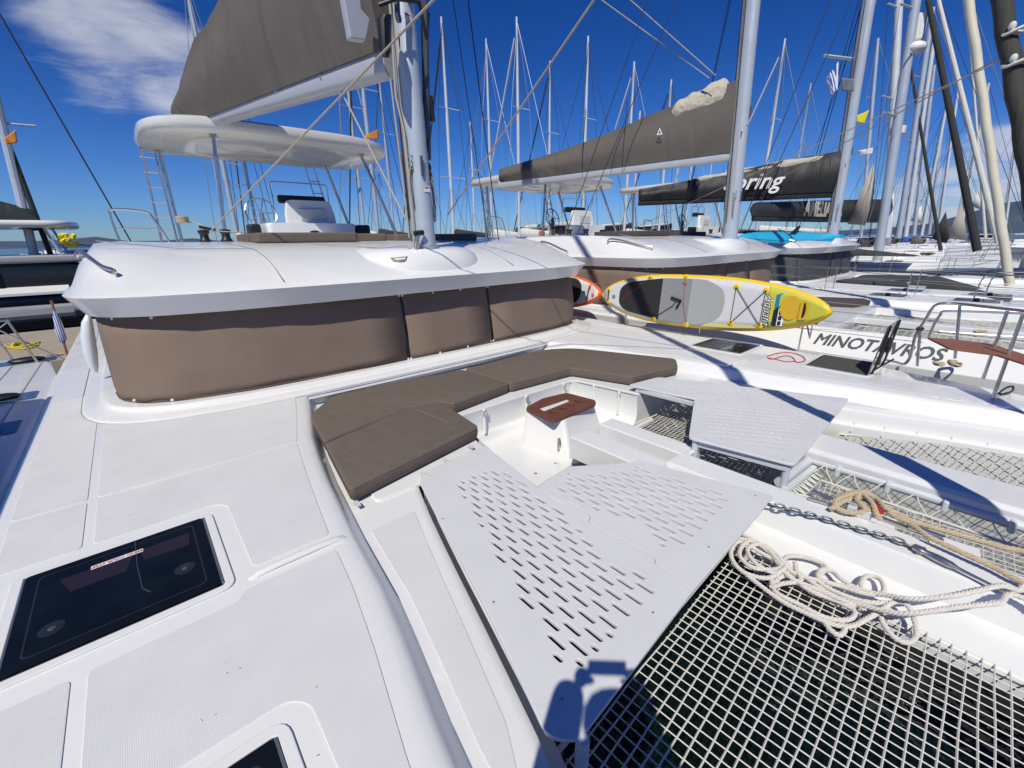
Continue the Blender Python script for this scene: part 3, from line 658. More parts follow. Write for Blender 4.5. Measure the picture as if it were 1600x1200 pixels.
# ------------------------------------------------------------------ forward cockpit: seat, floor, console, spine
S0, SF = -.12, -.52
seat_out = [(.98, 2.62), (1.05, 3.4), (1.12, 4.1), (1.32, 4.6), (1.9, 4.86), (3.13, 4.95), (4.4, 4.86), (4.95, 4.6), (5.15, 4.1), (5.22, 3.4), (5.3, 2.62)]
inner = [(4.22, 2.68), (4.10, 3.50), (2.20, 3.50), (2.04, 2.68)]
mb = MB()
o_ = rnd(seat_out+[(4.22, 2.62), (4.08, 3.52, .12), (2.20, 3.52, .12), (2.02, 2.62)], .05)
slab('cockpit_seat', [tuple(p) for p in o_], S0-.012, .03, gel, own, bevel=.008)
wl = [(1.35, 2.62), (2.06, 2.62), (2.25, 3.52), (4.04, 3.52), (4.18, 2.62), (4.9, 2.62)]
rings = []
for dz, dd in ((S0-.03, 0), (-.2, .01), (SF+.12, .03), (SF+.04, .0), (SF, -.06)):
    rr = []
    for i, (x, y) in enumerate(wl):
        rr.append((x+(dd if x > CX else -dd)*(1 if i in (1, 2, 3, 4) else 0), y+(dd if i in (2, 3) else 0), dz))
    rings.append(rr)
MB().loft(rings, closed=False, capa=False, capb=False).build('seat_riser', gel, own, angle=60)
for (x, y, a) in ((2.14, 3.05, 1.35), (2.62, 3.515, 0), (3.25, 3.515, 0), (3.9, 3.515, 0), (4.11, 3.2, -1.4), (4.15, 2.85, -1.4)):
    MB().box((x, y, (S0+SF)/2+.03), (.03, .03, .30), Matrix.Rotation(a, 3, 'Z')).build('riser_rib', gel, own, bevel=.01)
    MB().box((x, y-.018 if a == 0 else y, S0-.07), (.045, .02, .06), Matrix.Rotation(a, 3, 'Z')).build('locker_catch', steel, own, bevel=.005)
slab('cockpit_floor', [(1.4, 2.40), (2.38, 2.447), (2.91, 2.50), (3.1, 2.45), (3.7, 2.45), (4.0, 2.56), (4.9, 2.60), (4.6, 4.2), (1.7, 4.2)], SF, .05, gel, own, bevel=.006, r=.02)
for (px, py) in ((837, 740), (868, 724), (1005, 652), (985, 663)):
    p = atz(px, py, SF); MB().loft([[(p.x+r*math.cos(t), p.y+r*math.sin(t), SF+z_) for t in [2*math.pi*i/12 for i in range(12)]] for r, z_ in ((.016, 0), (.016, .004), (.008, .005))]).build('floor_fitting', steel, own)
# console with a teak tray top
ct = [(2.93, 3.20), (3.33, 3.36), (3.60, 3.24), (3.68, 2.84), (3.02, 2.70)]
cc_ = Vector((3.3, 3.05)); rings = []
for s, z, dy in ((1.22, SF, -.06), (1.20, SF+.07, -.06), (1.14, SF+.10, -.04), (1.0, -.17, 0), (.985, -.155, 0)):
    rings.append([(cc_.x+(p.x-cc_.x)*s, cc_.y+(p.y-cc_.y)*s+dy, z) for p in rnd(ct, .05)])
con = MB().loft(rings).build('console', gel, own, angle=50)
slot = [xy(*p, -.118) for p in ((841, 637), (886, 622), (891, 626), (850, 642))]
holes = [rnd(slot[::-1], .015)]
for p_ in ((864, 644), (880, 637.5), (892.5, 632), (904, 627)):
    c0 = xy(*p_, -.118); holes.append([(c0[0]+.040*math.cos(t), c0[1]+.040*math.sin(t)) for t in [2*math.pi*i/20 for i in range(20)]])
tp = [xy(*p, -.118) for p in ((820, 637), (847, 622), (885, 613), (931, 625), (931, 631), (864, 658))]
slab('tray_top', tp, -.118, .035, teak, own, holes=holes, bevel=.008, r=.05)
cen = Vector((sum(p[0] for p in tp)/6, sum(p[1] for p in tp)/6))
slab('tray_liner', [(cen.x+(p[0]-cen.x)*.93, cen.y+(p[1]-cen.y)*.93) for p in tp], -.146, .006, mat('dark_teak_liner', (.09, .035, .02), .6), own, bevel=.001, r=.05)
slab('tray_slot_liner', [xy(*p, -.132) for p in ((840, 639), (887, 621), (894, 628), (850, 646))], -.138, .004, gel, own, bevel=.001)
la = MB(); p = (2.93, 2.72); la.box((p[0], p[1]-.03, -.37), (.03, .02, .13)); la.box((p[0], p[1]-.04, -.34), (.02, .02, .05)); la.build('console_latch', steel, con, bevel=.004)
# the spine (longeron) with its slot
mb = MB()
sl_ = []
spine = [(2.70, -.385), (2.705, -.365), (2.72, -.355), (2.86, -.325), (2.93, -.315), (2.955, -.30), (2.962, -.27), (2.985, -.16), (2.992, -.145), (3.01, -.138), (3.235, -.138), (3.255, -.145), (3.265, -.165), (3.275, -.25), (3.29, -.33), (3.27, -.46), (2.70, -.46)]
MB().loft([[(x, y, z) for x, z in spine] for y in (-1.75, -.4, .3, 1.0, 1.55)]).build('spine', gel, own, angle=14)
MB().box((2.93, 1.99, -.27), (.24, .9, .22)).build('spine_rail', gel, own, bevel=.012)
MB().box((3.36, 1.99, -.27), (.22, .9, .22)).build('spine_rail', gel, own, bevel=.012)
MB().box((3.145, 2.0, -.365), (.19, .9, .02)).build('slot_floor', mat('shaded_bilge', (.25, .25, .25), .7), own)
rl = MB()
for k in range(9): y = 1.66+k*.085; rl.tube([(3.235, y, -.30), (3.235, y, -.345)], .028, 10)
rl.each('slot_roller', steel, own)
MB().box((3.15, 1.53, -.25), (.68, .05, .19)).build('spine_end', gel, own, bevel=.012)
# ------------------------------------------------------------------ perforated foredeck panels
PA = -.105
def slots_in(poly_test, x0, x1, y0, y1, ox, oy, w=.0108, L=.052, px=.0517, py=.0835):
    hs_ = []
    i0 = int((x0-ox)/px)-1; i1 = int((x1-ox)/px)+2; j0 = int((y0-oy)/py)-1; j1 = int((y1-oy)/py)+2
    for i in range(i0, i1):
        for j in range(j0, j1):
            if (i+j) % 2: continue
            x, y = ox+i*px, oy+j*py; a, b = y-L, y+L
            # trim the slot at the edge of the field, as the cutter did
            ok = [q for q in [a+(b-a)*k/8 for k in range(9)] if poly_test(x, q)]
            if len(ok) < 4: continue
            a, b = max(a, ok[0]), min(b, ok[-1])
            if b-a < .03: continue
            hs_.append([(x+w*math.cos(t), b-w+w*math.sin(t)) for t in [math.pi*k/6 for k in range(7)]]+[(x+w*math.cos(t), a+w+w*math.sin(t)) for t in [math.pi+math.pi*k/6 for k in range(7)]])
    return hs_
seam_px = [(840, 760), (848, 767), (876, 786), (880, 787), (887, 784), (893, 786), (919, 803), (922, 808), (920, 814), (925, 818), (960, 840), (964, 842), (970, 840), (976, 843), (1020, 870), (1024, 874), (1023, 880), (1028, 885), (1083, 923)]
seam = [xy(a, b, PA) for a, b in seam_px]
f1 = [(1.33, 2.40), (1.62, 2.43), (1.86, 2.41), (1.90, 2.30), (1.88, 2.14), (1.82, 1.75), (1.80, 1.62), (1.78, .86), (1.12, .83), (1.06, .95)]
f1 = [(1.50, 2.40), (1.62, 2.43), (1.86, 2.41), (1.91, 2.20), (1.86, 1.90), (1.85, 1.62), (1.68, 1.20), (1.74, .84), (1.06, .83), (1.03, .93), (1.10, 1.16), (1.22, 1.55), (1.32, 1.82)]
left = [(2.04, 2.74, .03)]+[(a, b, .0) for a, b in seam]+[(.86, .66, .04), (.78, .74, .08), (.955, 1.30, .4), (1.22, 2.28, .4), (1.32, 2.62, .12), (1.42, 2.72, .12)]
e0 = seam[0]; e1 = seam[-1]
right = [(a+.0035, b) for a, b in seam[::-1]]
right = [(e1[0]+.004, e1[1])]+right+[(2.30, 2.01, .02), (2.72, 1.71, .03), (2.80, 1.69, .03), (3.045, .775, .04)]
def xline(p, q, t): return (p[0]+(q[0]-p[0])*t, p[1]+(q[1]-p[1])*t)
f2 = [(1.96, 1.86), (2.22, 1.92), (2.62, 1.68), (2.72, 1.60), (2.84, .96), (2.06, .92), (1.99, 1.06), (2.10, 1.20), (2.00, 1.55)]
g1, g2 = inside(f1), inside(f2)
LX, LY = 1.504, .989
def toseam(x, y):                                  # distance check so no slot touches the seam
    return min((x-a)**2+(y-b)**2 for a, b in seam)
t1 = lambda x, y: g1(x, y) and toseam(x, y) > .05**2
t2 = lambda x, y: g2(x, y) and toseam(x, y) > .05**2
hA = slots_in(t1, 1.0, 2.0, .8, 2.5, LX, LY)
hB = slots_in(t2, 1.8, 2.95, .8, 2.0, LX, LY)
mb = 'foredeck_panel'
P1 = tag(slab(mb, left, PA, .022, panelm, None, holes=hA, bevel=.004), 'white perforated deck panel nearest the camera, just forward of the brown cushions', 'deck panel', 'perforated foredeck panels')
P2 = tag(slab(mb, right, PA, .022, panelm, None, holes=hB, bevel=.004), 'white perforated deck panel beside the central spine and chain, right of the nearest panel', 'deck panel', 'perforated foredeck panels')
# fix round corners: rebuild with rounding handled inside slab for triples
PB = -.045
aft = [(4.18, 2.75, .04), (4.72, 2.66, .04), (5.24, 1.95, .2), (5.45, .86, .03), (5.15, .86, .02), (4.52, 1.98, .02), (4.30, 2.00, .02)]
pb_out = [xy(a, b, PB) for a, b in ((982, 603), (1030, 588), (1180, 603), (1326, 624), (1290, 672), (1230, 655), (1092, 622), (1080, 622))]
pb = [(4.19, 2.76, .05), (4.70, 2.68, .06), (5.50, .90, .03), (4.62, .86, .02), (4.46, .9, .02), (4.30, 1.98, .02)]
b1 = [(4.19, 2.76, .05), (4.72, 2.68, .06), (5.49, .90, .03), (4.94, .87, .0), (4.32, 1.97, .0)]
b2 = [(4.28, 1.99, .04), (4.936, .868, .0), (4.9, .865, .0), (3.47, .79, .06), (3.34, 1.56, .05)]
h1f = inside([(4.36, 2.46), (4.66, 2.46), (5.22, 1.18), (5.28, 1.02), (5.06, 1.0), (4.52, 2.02)])
h2f = inside([(4.12, 1.82), (4.28, 1.74), (4.74, .98), (3.62, .93), (3.50, 1.46)])
P3 = tag(slab(mb, b1, PB, .022, panelm, None, holes=slots_in(h1f, 4.2, 5.4, .9, 2.6, LX+2.7, LY, w=.010), bevel=.004), 'narrow white perforated deck panel against the far hull, right of the cushions', 'deck panel', 'perforated foredeck panels')
P4 = tag(slab(mb, b2, PB+.012, .022, panelm, None, holes=slots_in(h2f, 3.4, 5.0, .85, 2.0, LX+2.7, LY, w=.0105), bevel=.004), 'white perforated deck panel raised on a tube frame across the spine', 'deck panel', 'perforated foredeck panels')
fr = MB()
for a, b in (((3.40, 1.53), (3.50, .84)), ((3.50, .84), (5.40, .94)), ((3.40, 1.53), (4.28, 1.92)), ((4.28, 1.92), (4.24, 2.68))):
    d = Vector((b[0]-a[0], b[1]-a[1], 0)); fr.box(((a[0]+b[0])/2, (a[1]+b[1])/2, PB-.05), (d.length, .03, .05), Matrix.Rotation(math.atan2(d.y, d.x), 3, 'Z'))
fr.build('panel_frame', alum2, own, bevel=.005)
for (x, y) in ((3.40, 1.52), (3.52, .85), (4.25, 2.66), (4.27, 1.90), (4.36, 1.98)):
    MB().tube([(x, y, PB-.02), (x, y, -.30)], .028, 12).build('panel_leg', alum2, own)
for (x, y) in ((3.02, .80), (.88, .66)):
    MB().tube([(x, y, PA-.01), (x, y, -.34)], .026, 12).build('panel_leg', alum2, own)
for (x, y, w_) in ((1.40, 2.69, .02), (1.88, 2.73, .02)):
    MB().box((x, y-.03, PA+.001), (.028, .11, .005), Matrix.Rotation(.25, 3, 'Z')).build('panel_strap', mat('clear_tape', (.6, .6, .62), .3), own, bevel=.001)
# side beam with gutter, tube the net is laced to
MB().loft([[(x, y, z) for x, z in ((4.07, -.16), (4.10, -.125), (4.42, -.10), (4.45, -.12), (4.46, -.22), (4.07, -.22))] for y in (-1.8, .95)]).build('side_beam', panelm, own, bevel=.008)
MB().tube([(4.04, -1.8, -.235), (4.10, .86, -.235)], .036, 12).build('lacing_tube', alum2, own)
MB().tube([(3.50, .875, -.235), (4.06, .84, -.235)], .038, 12).build('lacing_tube', alum2, own)
MB().tube([(3.46, .83, -.285), (4.06, .79, -.285)], .030, 12).build('lacing_tube', alum2, own)
cl = MB()
for y in (.62, .30, -.02, -.34, -.7): cl.box((4.05, y, -.24), (.085, .035, .085))
cl.each('tube_clamp', alum2, own, bevel=.01)
# ------------------------------------------------------------------ trampoline nets
def net(name, poly, cell, ang, z, r, m, parent, sag=.0, edge=True, cy=None, seed=1, zf=None):
    rng = random.Random(seed); mb = MB(); ca, sa = math.cos(ang), math.sin(ang); n = len(poly)
    cx_ = sum(p[0] for p in poly)/n; cy_ = sum(p[1] for p in poly)/n
    Z = zf or (lambda x, y: z)
    test = inside(poly)
    for fam in (0, 1):
        dx, dy = (ca, sa) if fam == 0 else (-sa, ca); nx, ny = -dy, dx; st_ = cell if fam == 0 else (cy or cell)
        for k in range(-140, 140):
            off = k*st_; pts = []
            q = off+.05*cell*math.sin(k*1.7)
            run = []
            for i in range(-120, 121):
                t = i*.045; w = .16*cell*math.sin(t*2.3+k*.35)+.05*cell*math.sin(t*9+k*2.1)
                x, y = cx_+dx*t+nx*(q+w), cy_+dy*t+ny*(q+w)
                if test(x, y): run.append((x, y, Z(x, y)))
                elif run:
                    if len(run) > 1: mb.tube(run, r if fam == 0 else r*.86, 4, cap=False)
                    run = []
            if len(run) > 1: mb.tube(run, r, 4, cap=False)
    if edge:
        e = [(x, y, Z(x, y)) for x, y in poly]; mb.tube(e, r*3.2, 6, closed=True)
    o = mb.build(name, m, parent, smooth=True, fix=False); o['kind'] = 'stuff'; return o
net('trampoline_net', [(.74, .78), (2.80, .86), (2.76, -1.62), (.45, -1.62), (.40, -.6), (.62, .3)], .0510, .048, -.355, .0041, webb, own, zf=lambda x, y: -.355-.02*math.sin(max(0, min(1, (x-.7)/2.1))*math.pi))
net('trampoline_net', [(3.34, .74), (3.98, .70), (3.96, -1.62), (3.34, -1.62)], .0445, .10, -.33, .0034, webb, own, zf=lambda x, y: -.33-.05*math.sin(max(0, min(1, (x-3.3)/.7))*math.pi))
net('trampoline_net', [(4.50, .86), (5.34, .88), (5.56, .3), (5.86, -.38), (5.92, -1.62), (4.50, -1.62)], .052, -.06, -.36, .0034, webb, own, zf=lambda x, y: -.34-.10*math.sin(max(0, min(1, (x-4.5)/1.1))*math.pi))
net('trampoline_net', [(2.2, 2.36), (3.0, 2.30), (3.0, 1.6), (2.2, 1.6)], .0445, .1, -.56, .0034, webb, own)
net('trampoline_net', [(3.60, 2.50), (4.9, 2.50), (5.0, .95), (3.46, .95)], .0445, .1, -.42, .0034, webb, own)
lc = MB(); rng = random.Random(9)
for k in range(13):
    y = .80-k*.19; lc.tube(spline([(3.97, y, -.34), (4.02, y-.05, -.27), (4.06, y-.09, -.235), (4.03, y-.12, -.28), (3.97, y-.19, -.34)], 4), .0045, 5)
for k in range(7):
    x = 3.50+k*.08; lc.tube(spline([(x, .72, -.34), (x+.01, .79, -.30), (x+.03, .85, -.27), (x+.05, .80, -.30), (x+.08, .72, -.34)], 4), .009, 5)
for k in range(11):
    y = .80-k*.24; x = 2*CX-interp(LIP, y)-.07; lc.tube([(x-.10, y, -.36), (x+.01, y, -.28)], .006, 5); 
lc.tube(spline([(3.55+.05*math.sin(k*1.1), .80-k*.09, -.325+.008*math.sin(k*2)) for k in range(5)], 4), .010, 6)
o_ = lc.build('net_lacing', webb, own); o_['kind'] = 'stuff'
hk = MB()
for k in range(8):
    y = .62-k*.28; x = 2*CX-interp(LIP, y)-.03; hk.tube([(x-.005, y, -.235), (x-.02, y+.012, -.24), (x-.005, y+.024, -.235)], .006, 5)
hk.each('net_hook', steel, own)
# webbing straps and a red pennant caught in the far net
for (y, m_) in ((.30, padlight), (-.12, padlight)):
    MB().box((3.72, y, -.362), (.16, .24, .004), Matrix.Rotation(.1, 3, 'Z')).build('net_patch', whitep, own)
MB().add([(3.90, .34, -.33), (3.93, .27, -.325), (3.80, .26, -.35), (3.79, .33, -.345)], [(0, 1, 2, 3)]).build('net_tag', redm, own, solid=.002, smooth=False)
# ================================================================== boom and sail bag of the own boat
def bag_from_px(G, E, zs): pass
GA, GB = (3.08, 5.78), (1.60, 11.95)
b_, bag_, fr_ = sailbag(own, (3.08, 5.80, 3.74), (1.66, 11.7, 3.95), [(0.0, 2.3), (.25, 2.15), (.5, 1.75), (.75, 1.25), (.93, .85), (1.04, .42)], .62, bagm, boomd=.34, boomr=.2, sag=.5)
G, t_, sd_, up_, L_ = fr_
# end fitting by the mast and eyes along the boom
MB().prism(rnd([(-.02, -.30), (.34, -.55), (.52, -.10), (.34, .5), (.05, .55)], .06), -.16, .16)
fp = frame(Vector((3.02, 6.05, 4.22)), t_*-1, (0, 0, 1))
slab('gooseneck_plate', [(-.25, .75, .05), (-.12, -.12, .08), (.12, -.22, .06), (.20, .05, .06), (.05, .9, .05)], .0, .34, alum2, own, bevel=.02, mtx=fp)
for f_ in (.22, .42, .62, .85):
    p = G+t_*(L_*f_)+sd_*(-.125)+up_*(.02); MB().ell(p, (.02, .02, .035), 8, 6).build('boom_eye', steel, b_)
vg = MB(); vg.tube([Vector((3.05, 5.72, 1.9)), G+t_*1.1-up_*.12], .012, 6); vg.tube([Vector((2.98, 5.66, 3.5)), Vector((3.02, 5.60, 1.65))], .012, 6); vg.tube([Vector((3.06, 5.60, 5.6)), Vector((2.99, 5.58, 3.3)), Vector((3.02, 5.50, 2.9)), Vector((3.03, 5.46, 1.6))], .014, 6)
vg.each('vang_line', beige, own)
# angular end plate and black gear where boom, bag and mast meet
def mq(px, py, dy=0): return aty(px, py, 5.35+dy)
ep = MB(); pl4 = [mq(*p) for p in ((545, -40), (560, 48), (585, 52), (592, 18), (578, 2), (574, -40))]
ep.loft([[p+Vector((0, d_, 0)) for p in pl4] for d_ in (.22, .34)]); ep.build('boom_end_plate', boomm, own, bevel=.015)
bk_ = MB(); bk_.loft([[mq(px+w*math.cos(t), py, .12*math.sin(t)-.05) for t in [2*math.pi*i/12 for i in range(12)]] for px, py, w in ((603, 90, 5), (602, 75, 10), (600, 30, 12), (603, 22, 9))]); bk_.build('gooseneck', black, own)
bk_ = MB(); bk_.tube([mq(592, 8), mq(620, -2, -.1), mq(655, 4, -.05), mq(667, 62)], .022, 8); bk_.build('mast_strap', black, own)
bk_ = MB(); bk_.loft([[mq(px+w*math.cos(t), py, .04*math.sin(t)-.02) for t in [2*math.pi*i/8 for i in range(8)]] for px, py, w in ((619, -30, 4), (621, 22, 4.5), (623, 30, 5), (624, 36, 3))]); bk_.build('spinnaker_lift', MATS['grey_anodised'], own)
for (px, py, px2, py2, w, m_) in ((662, -20, 668, 250, .05, MATS['grey_anodised']), (672, 150, 676, 190, .035, black), (668, 20, 666, 60, .03, black)):
    MB().tube([mq(px, py, .25), mq(px2, py2, .25)], w, 8).build('mast_gear', m_, own)
bl = MB(); bl.tube(spline([(3.45, 5.6, 2.9), (3.50, 5.6, 2.7), (3.52, 5.62, 2.4)], 4), .02, 5)
# furled headsail on its stay, with both sheets led aft
st0, st1 = Vector((CX, -1.45, -.1)), Vector((CX, -1.45+.55*13.6, 13.5))
hs2 = MB(); P_ = [st0.lerp(st1, k/60) for k in range(61)]
hs2.tube([p+Vector((.006*math.sin(i*2.1), .006*math.cos(i*1.7), 0)) for i, p in enumerate(P_[3:58])], .085, 12, rs=[.03 if i < 2 else .088-.0008*i for i in range(55)])
hs2.build('furled_headsail', sailw, own)
MB().tube([st0, st1], .008, 6).build('forestay', wire, own)
clew = st0.lerp(st1, (4.40+.1)/13.6)
sh = MB()
a = aty(330, 360, 8.0); sh.tube(along(clew+Vector((-.05, 0, 0)), a, 12), .0105, 7)
sh.build('headsail_sheet', beige, own)
sh = MB()
a = aty(700, 335, 6.6); sh.tube(along(clew+Vector((.05, 0, 0)), a, 12), .0105, 7)
sh.build('headsail_sheet', beige, own)
# line from the winch to the clutch
ll = MB(); a0 = aty(285, 345, 8.6); a1 = aty(330, 360, 8.0)
ll.tube(spline([a0, a0+Vector((.2, -.1, -.05)), a1, a1+Vector((.4, -.1, -.03))], 5), .009, 6)
for k in range(5): ll.tube([a0+Vector((.075*math.cos(t), .075*math.sin(t), -.02+.018*k)) for t in [2*math.pi*i/14 for i in range(14)]], .011, 5, closed=True)
ll.build('winch_line', beige, own)
MB().tube([a1+Vector((-.14, .02, .05)), a1+Vector((.06, 0, -.0))], .022, 8).build('jammer_lever', black, own)
# loose tail of line by the mast foot
tl = MB(); c0 = Vector((2.72, 5.35, 1.36))
tl.tube(spline([c0+Vector((.12*math.cos(k*1.0)*(1+.2*math.sin(k)), .10*math.sin(k*1.0), .012*k*.4)) for k in range(16)], 4), .008, 5)
tl.tube(spline([(2.55, 5.9, 1.53), (2.7, 5.6, 1.50), (2.85, 5.4, 1.50), (2.95, 5.42, 1.55)], 5), .008, 5); tl.tube(spline([(2.45, 6.1, 1.56), (2.65, 5.7, 1.53), (2.9, 5.45, 1.56)], 5), .008, 5)
tl.each('loose_line', beige, own)
MB().tube(spline([(2.98, 5.36, 1.52), (2.98, 5.33, 1.62), (3.0, 5.33, 1.68)], 4), .035, 10).build('mast_block', steel, own)
MB().tube([(2.95, 5.33, 1.70), (3.08, 5.33, 1.715)], .035, 8).build('block_cap', black, own)
# gunwale cleats, stanchions and lifelines on the far side
for (y) in (1.9, 3.4, 4.9): MB().tube([(2*CX+.93, y, 0), (2*CX+.93, y, .62)], .012, 8).build('stanchion', steel, own)
gl = MB()
for z in (.33, .61): gl.tube([(2*CX+.93, .6, z), (2*CX+.93, 3.4, z-.01), (2*CX+.94, 8, z)], .004, 5)
gl.each('lifeline', wire, own)
# ------------------------------------------------------------------ cushions
def cushion(name, outline, z, th, label, group='brown foredeck cushions', r=.05):
    rn = rnd(outline, r, 6); n = len(rn); rings = []
    cx_ = sum(p.x for p in rn)/n; cy_ = sum(p.y for p in rn)/n
    def inset(d):
        out = []
        for i in range(n):
            a, b = rn[i-1], rn[(i+1) % n]; t = (b-a)
            if t.length < 1e-6: out.append(rn[i]); continue
            t.normalize(); nn = Vector((-t.y, t.x)); out.append(rn[i]+nn*d)
        return out
    area = sum(rn[i-1].x*rn[i].y-rn[i].x*rn[i-1].y for i in range(n)); s = 1 if area > 0 else -1
    for d, dz in ((.012, -th), (.003, -th+.012), (-.004, -th*.5), (.0, -.020), (.003, -.008), (.009, -.002), (.017, 0)):
        rings.append([(p.x, p.y, z+dz+(.0015*math.sin(i*.9) if dz < -.004 else 0)) for i, p in enumerate(inset(s*d))])
    o = MB().loft(rings).build(name, cush, None, angle=70)
    # welt round the top edge
    MB().tube([(p.x, p.y, z-.014) for p in inset(s*.001)], .0035, 5, closed=True).build('piping', mat('brown_welt', (.19, .155, .13), .85), o)
    return tag(o, label, 'cushion', group)
ZC = .0
q = lambda *a: [xy(x, y, ZC) for x, y in a]
cA = q((550, 772), (511, 694), (648, 632), (700, 640), (748, 672), (752, 690))
cA = [(.81, 2.60), (.94, 3.42), (1.74, 3.50), (1.97, 3.28), (1.99, 2.90), (1.93, 2.66)]
cA = [xy(546, 764, ZC), xy(508, 692, ZC), xy(640, 637, ZC)+(.02,), xy(690, 628, ZC), xy(748, 666, ZC)]
c1 = cushion('cushion', cA, ZC+.004, .115, 'brown cushion at the front left of the forward cockpit, its front face towards the camera')
cB = [xy(507, 689, ZC), xy(483, 648, ZC)+(.12,), xy(522, 616, ZC)+(.15,), xy(723, 577, ZC), xy(796, 598, ZC), xy(708, 630, ZC)+(.02,), xy(691, 627, ZC), xy(638, 636, ZC)+(.02,)]
c2 = cushion('cushion', cB, ZC, .115, 'brown corner cushion between the window covers and the front left cushion')
cC = [xy(726, 576, ZC), xy(845, 546, ZC)+(.3,), xy(895, 543, ZC)+(.3,), xy(1056, 560, ZC)+(.08,), xy(1059, 572, ZC)+(.03,), xy(988, 588, ZC), xy(893, 574, ZC), xy(798, 598, ZC)]
c3 = cushion('cushion', cC, ZC, .115, 'long brown cushion at the back right of the forward cockpit, behind the teak topped console')
for o, pts in ((c1, [(640, 633), (652, 640), (690, 655), (702, 662)]), (c2, [(610, 618), (640, 628), (668, 630)]), ):
    MB().tube([atz(a, b, ZC+.0045) for a, b in pts], .004, 5).build('seam', MATS['brown_welt'], o)
for (px, py) in ((700, 722), (738, 700), (560, 790)):
    p = atz(px, py, -.11); MB().box((p.x, p.y+.02, -.105), (.03, .07, .01)).build('cushion_strap', MATS['clear_tape'], own)
# ------------------------------------------------------------------ chain, shackle and bridle on the spine
ch = tag(empty('anchor_chain', (3.13, .8, -.12)), 'dark galvanised anchor chain lying along the white spine beyond the perforated panels', 'chain')
def link_mesh(L, w, r):
    pts = []
    for i in range(20):
        t = 2*math.pi*i/20; pts.append((math.copysign(abs(math.cos(t))**.8, math.cos(t))*L, math.sin(t)*w, 0))
    m = MB().tube(pts, r, 7, closed=True); me = bpy.data.meshes.new('link'); me.from_pydata(m.v, [], m.f); me.materials.append(galv)
    for p in me.polygons: p.use_smooth = True
    return me
lm = link_mesh(.030, .017, .0062)
cp = [atz(a, b, -.125) for a, b in ((1206, 791), (1250, 803), (1300, 817), (1350, 832), (1400, 847), (1448, 865))]
cp = resample(spline(cp, 12), .043)
for i, p in enumerate(cp[:-1]):
    d = (cp[i+1]-p).normalized(); a = (.55 if i % 2 else -.85)+random.uniform(-.2, .2)
    o = bpy.data.objects.new('link', lm); COL.objects.link(o); o.parent = ch
    mm = frame(p, d, Matrix.Rotation(a, 3, d) @ Vector((0, 0, 1)).cross(d)); mm.translation = p-ch.location+Vector((0, 0, .014 if i % 2 else .006)); o.matrix_local = mm
p0, p1 = atz(1428, 857, -.118), atz(1530, 908, -.118); d = (p1-p0).normalized(); sd = d.cross(Vector((0, 0, 1)))
o = MB().loft([[p0+d*s+sd*(w*math.cos(t))+Vector((0, 0, .012+hh*math.sin(t))) for t in [2*math.pi*i/14 for i in range(14)]] for s, w, hh in ((-.01, .012, .010), (0, .026, .018), (.04, .028, .02), (.05, .020, .014), (.10, .026, .020), (.16, .024, .018), (.19, .012, .009), (.22, .011, .008), (.40, .008, .006))]).build('swivel_connector', steel, None, angle=50)
o.parent = ch; o.matrix_parent_inverse = Matrix.Translation(-ch.location)
pin = MB().tube([p0+d*.03-sd*.035+Vector((0, 0, .012)), p0+d*.03+sd*.035+Vector((0, 0, .012))], .009, 8).build('shackle_pin', steel); pin.parent = ch; pin.matrix_parent_inverse = Matrix.Translation(-ch.location)
# steel base plate with roller where the tan line is made fast
bp = MB(); a, b = atz(1268, 770, -.13), atz(1420, 822, -.10)
def bar(mb, a, b, w, h_, z):
    d = (b-a); d.z = 0; L = d.length; mb.box(((a.x+b.x)/2, (a.y+b.y)/2, z), (L, w, h_), Matrix.Rotation(math.atan2(d.y, d.x), 3, 'Z'))
bar(bp, a, b, .035, .02, -.118); bar(bp, atz(1262, 780, -.13), atz(1330, 800, -.13), .02, .016, -.122)
bp.tube([b+Vector((0, 0, 0)), b+(b-a).normalized()*.16+Vector((0, 0, -.01))], .024, 12)
bp.build('mooring_fitting', steel, own, bevel=.003)
for (px, py) in ((1330, 800), (1354, 806)): 
    p = atz(px, py, -.12); MB().box((p.x, p.y, -.105), (.04, .05, .06)).build('fitting_lug', alum2, own, bevel=.006)
# ------------------------------------------------------------------ ropes
def pts3(lst, z): return [atz(a, b, z+dz) for a, b, dz in lst]
tr_ = MB()
R1 = [(1298, 795, .02), (1318, 783, .035), (1345, 778, .05), (1362, 790, .055), (1345, 800, .03), (1318, 799, .02), (1304, 788, .03), (1316, 774, .05), (1345, 768, .06), (1366, 776, .07), (1382, 792, .07), (1402, 802, .05), (1418, 812, .04), (1450, 822, .04), (1500, 836, .035), (1560, 853, .03), (1640, 876, .02)]
R2 = [(1368, 803, .02), (1352, 795, .05), (1338, 780, .06), (1346, 772, .07), (1362, 786, .075), (1370, 805, .05), (1378, 812, .03)]
R3 = [(1300, 785, .03), (1322, 774, .06), (1352, 771, .075), (1372, 784, .06), (1392, 803, .04), (1422, 818, .04), (1450, 838, .04), (1500, 862, .035), (1550, 885, .03), (1640, 925, .02)]
for i_, r_ in enumerate((R1, R2, R3)): laid_rope(spline(pts3(r_, -.12)+([Vector((3.22+.06*i_, -1.0, -.10)), Vector((3.16+.06*i_, -1.45, -.14)), Vector((3.13+.08*i_, -1.72, -.31))] if i_ != 1 else []), 10), .0165, .075, tr_, 6)
tag(tr_.build('mooring_rope', tanrope), 'tan laid rope hitched on the white spine beside the anchor chain', 'rope')
wr = MB()
wz = -.325
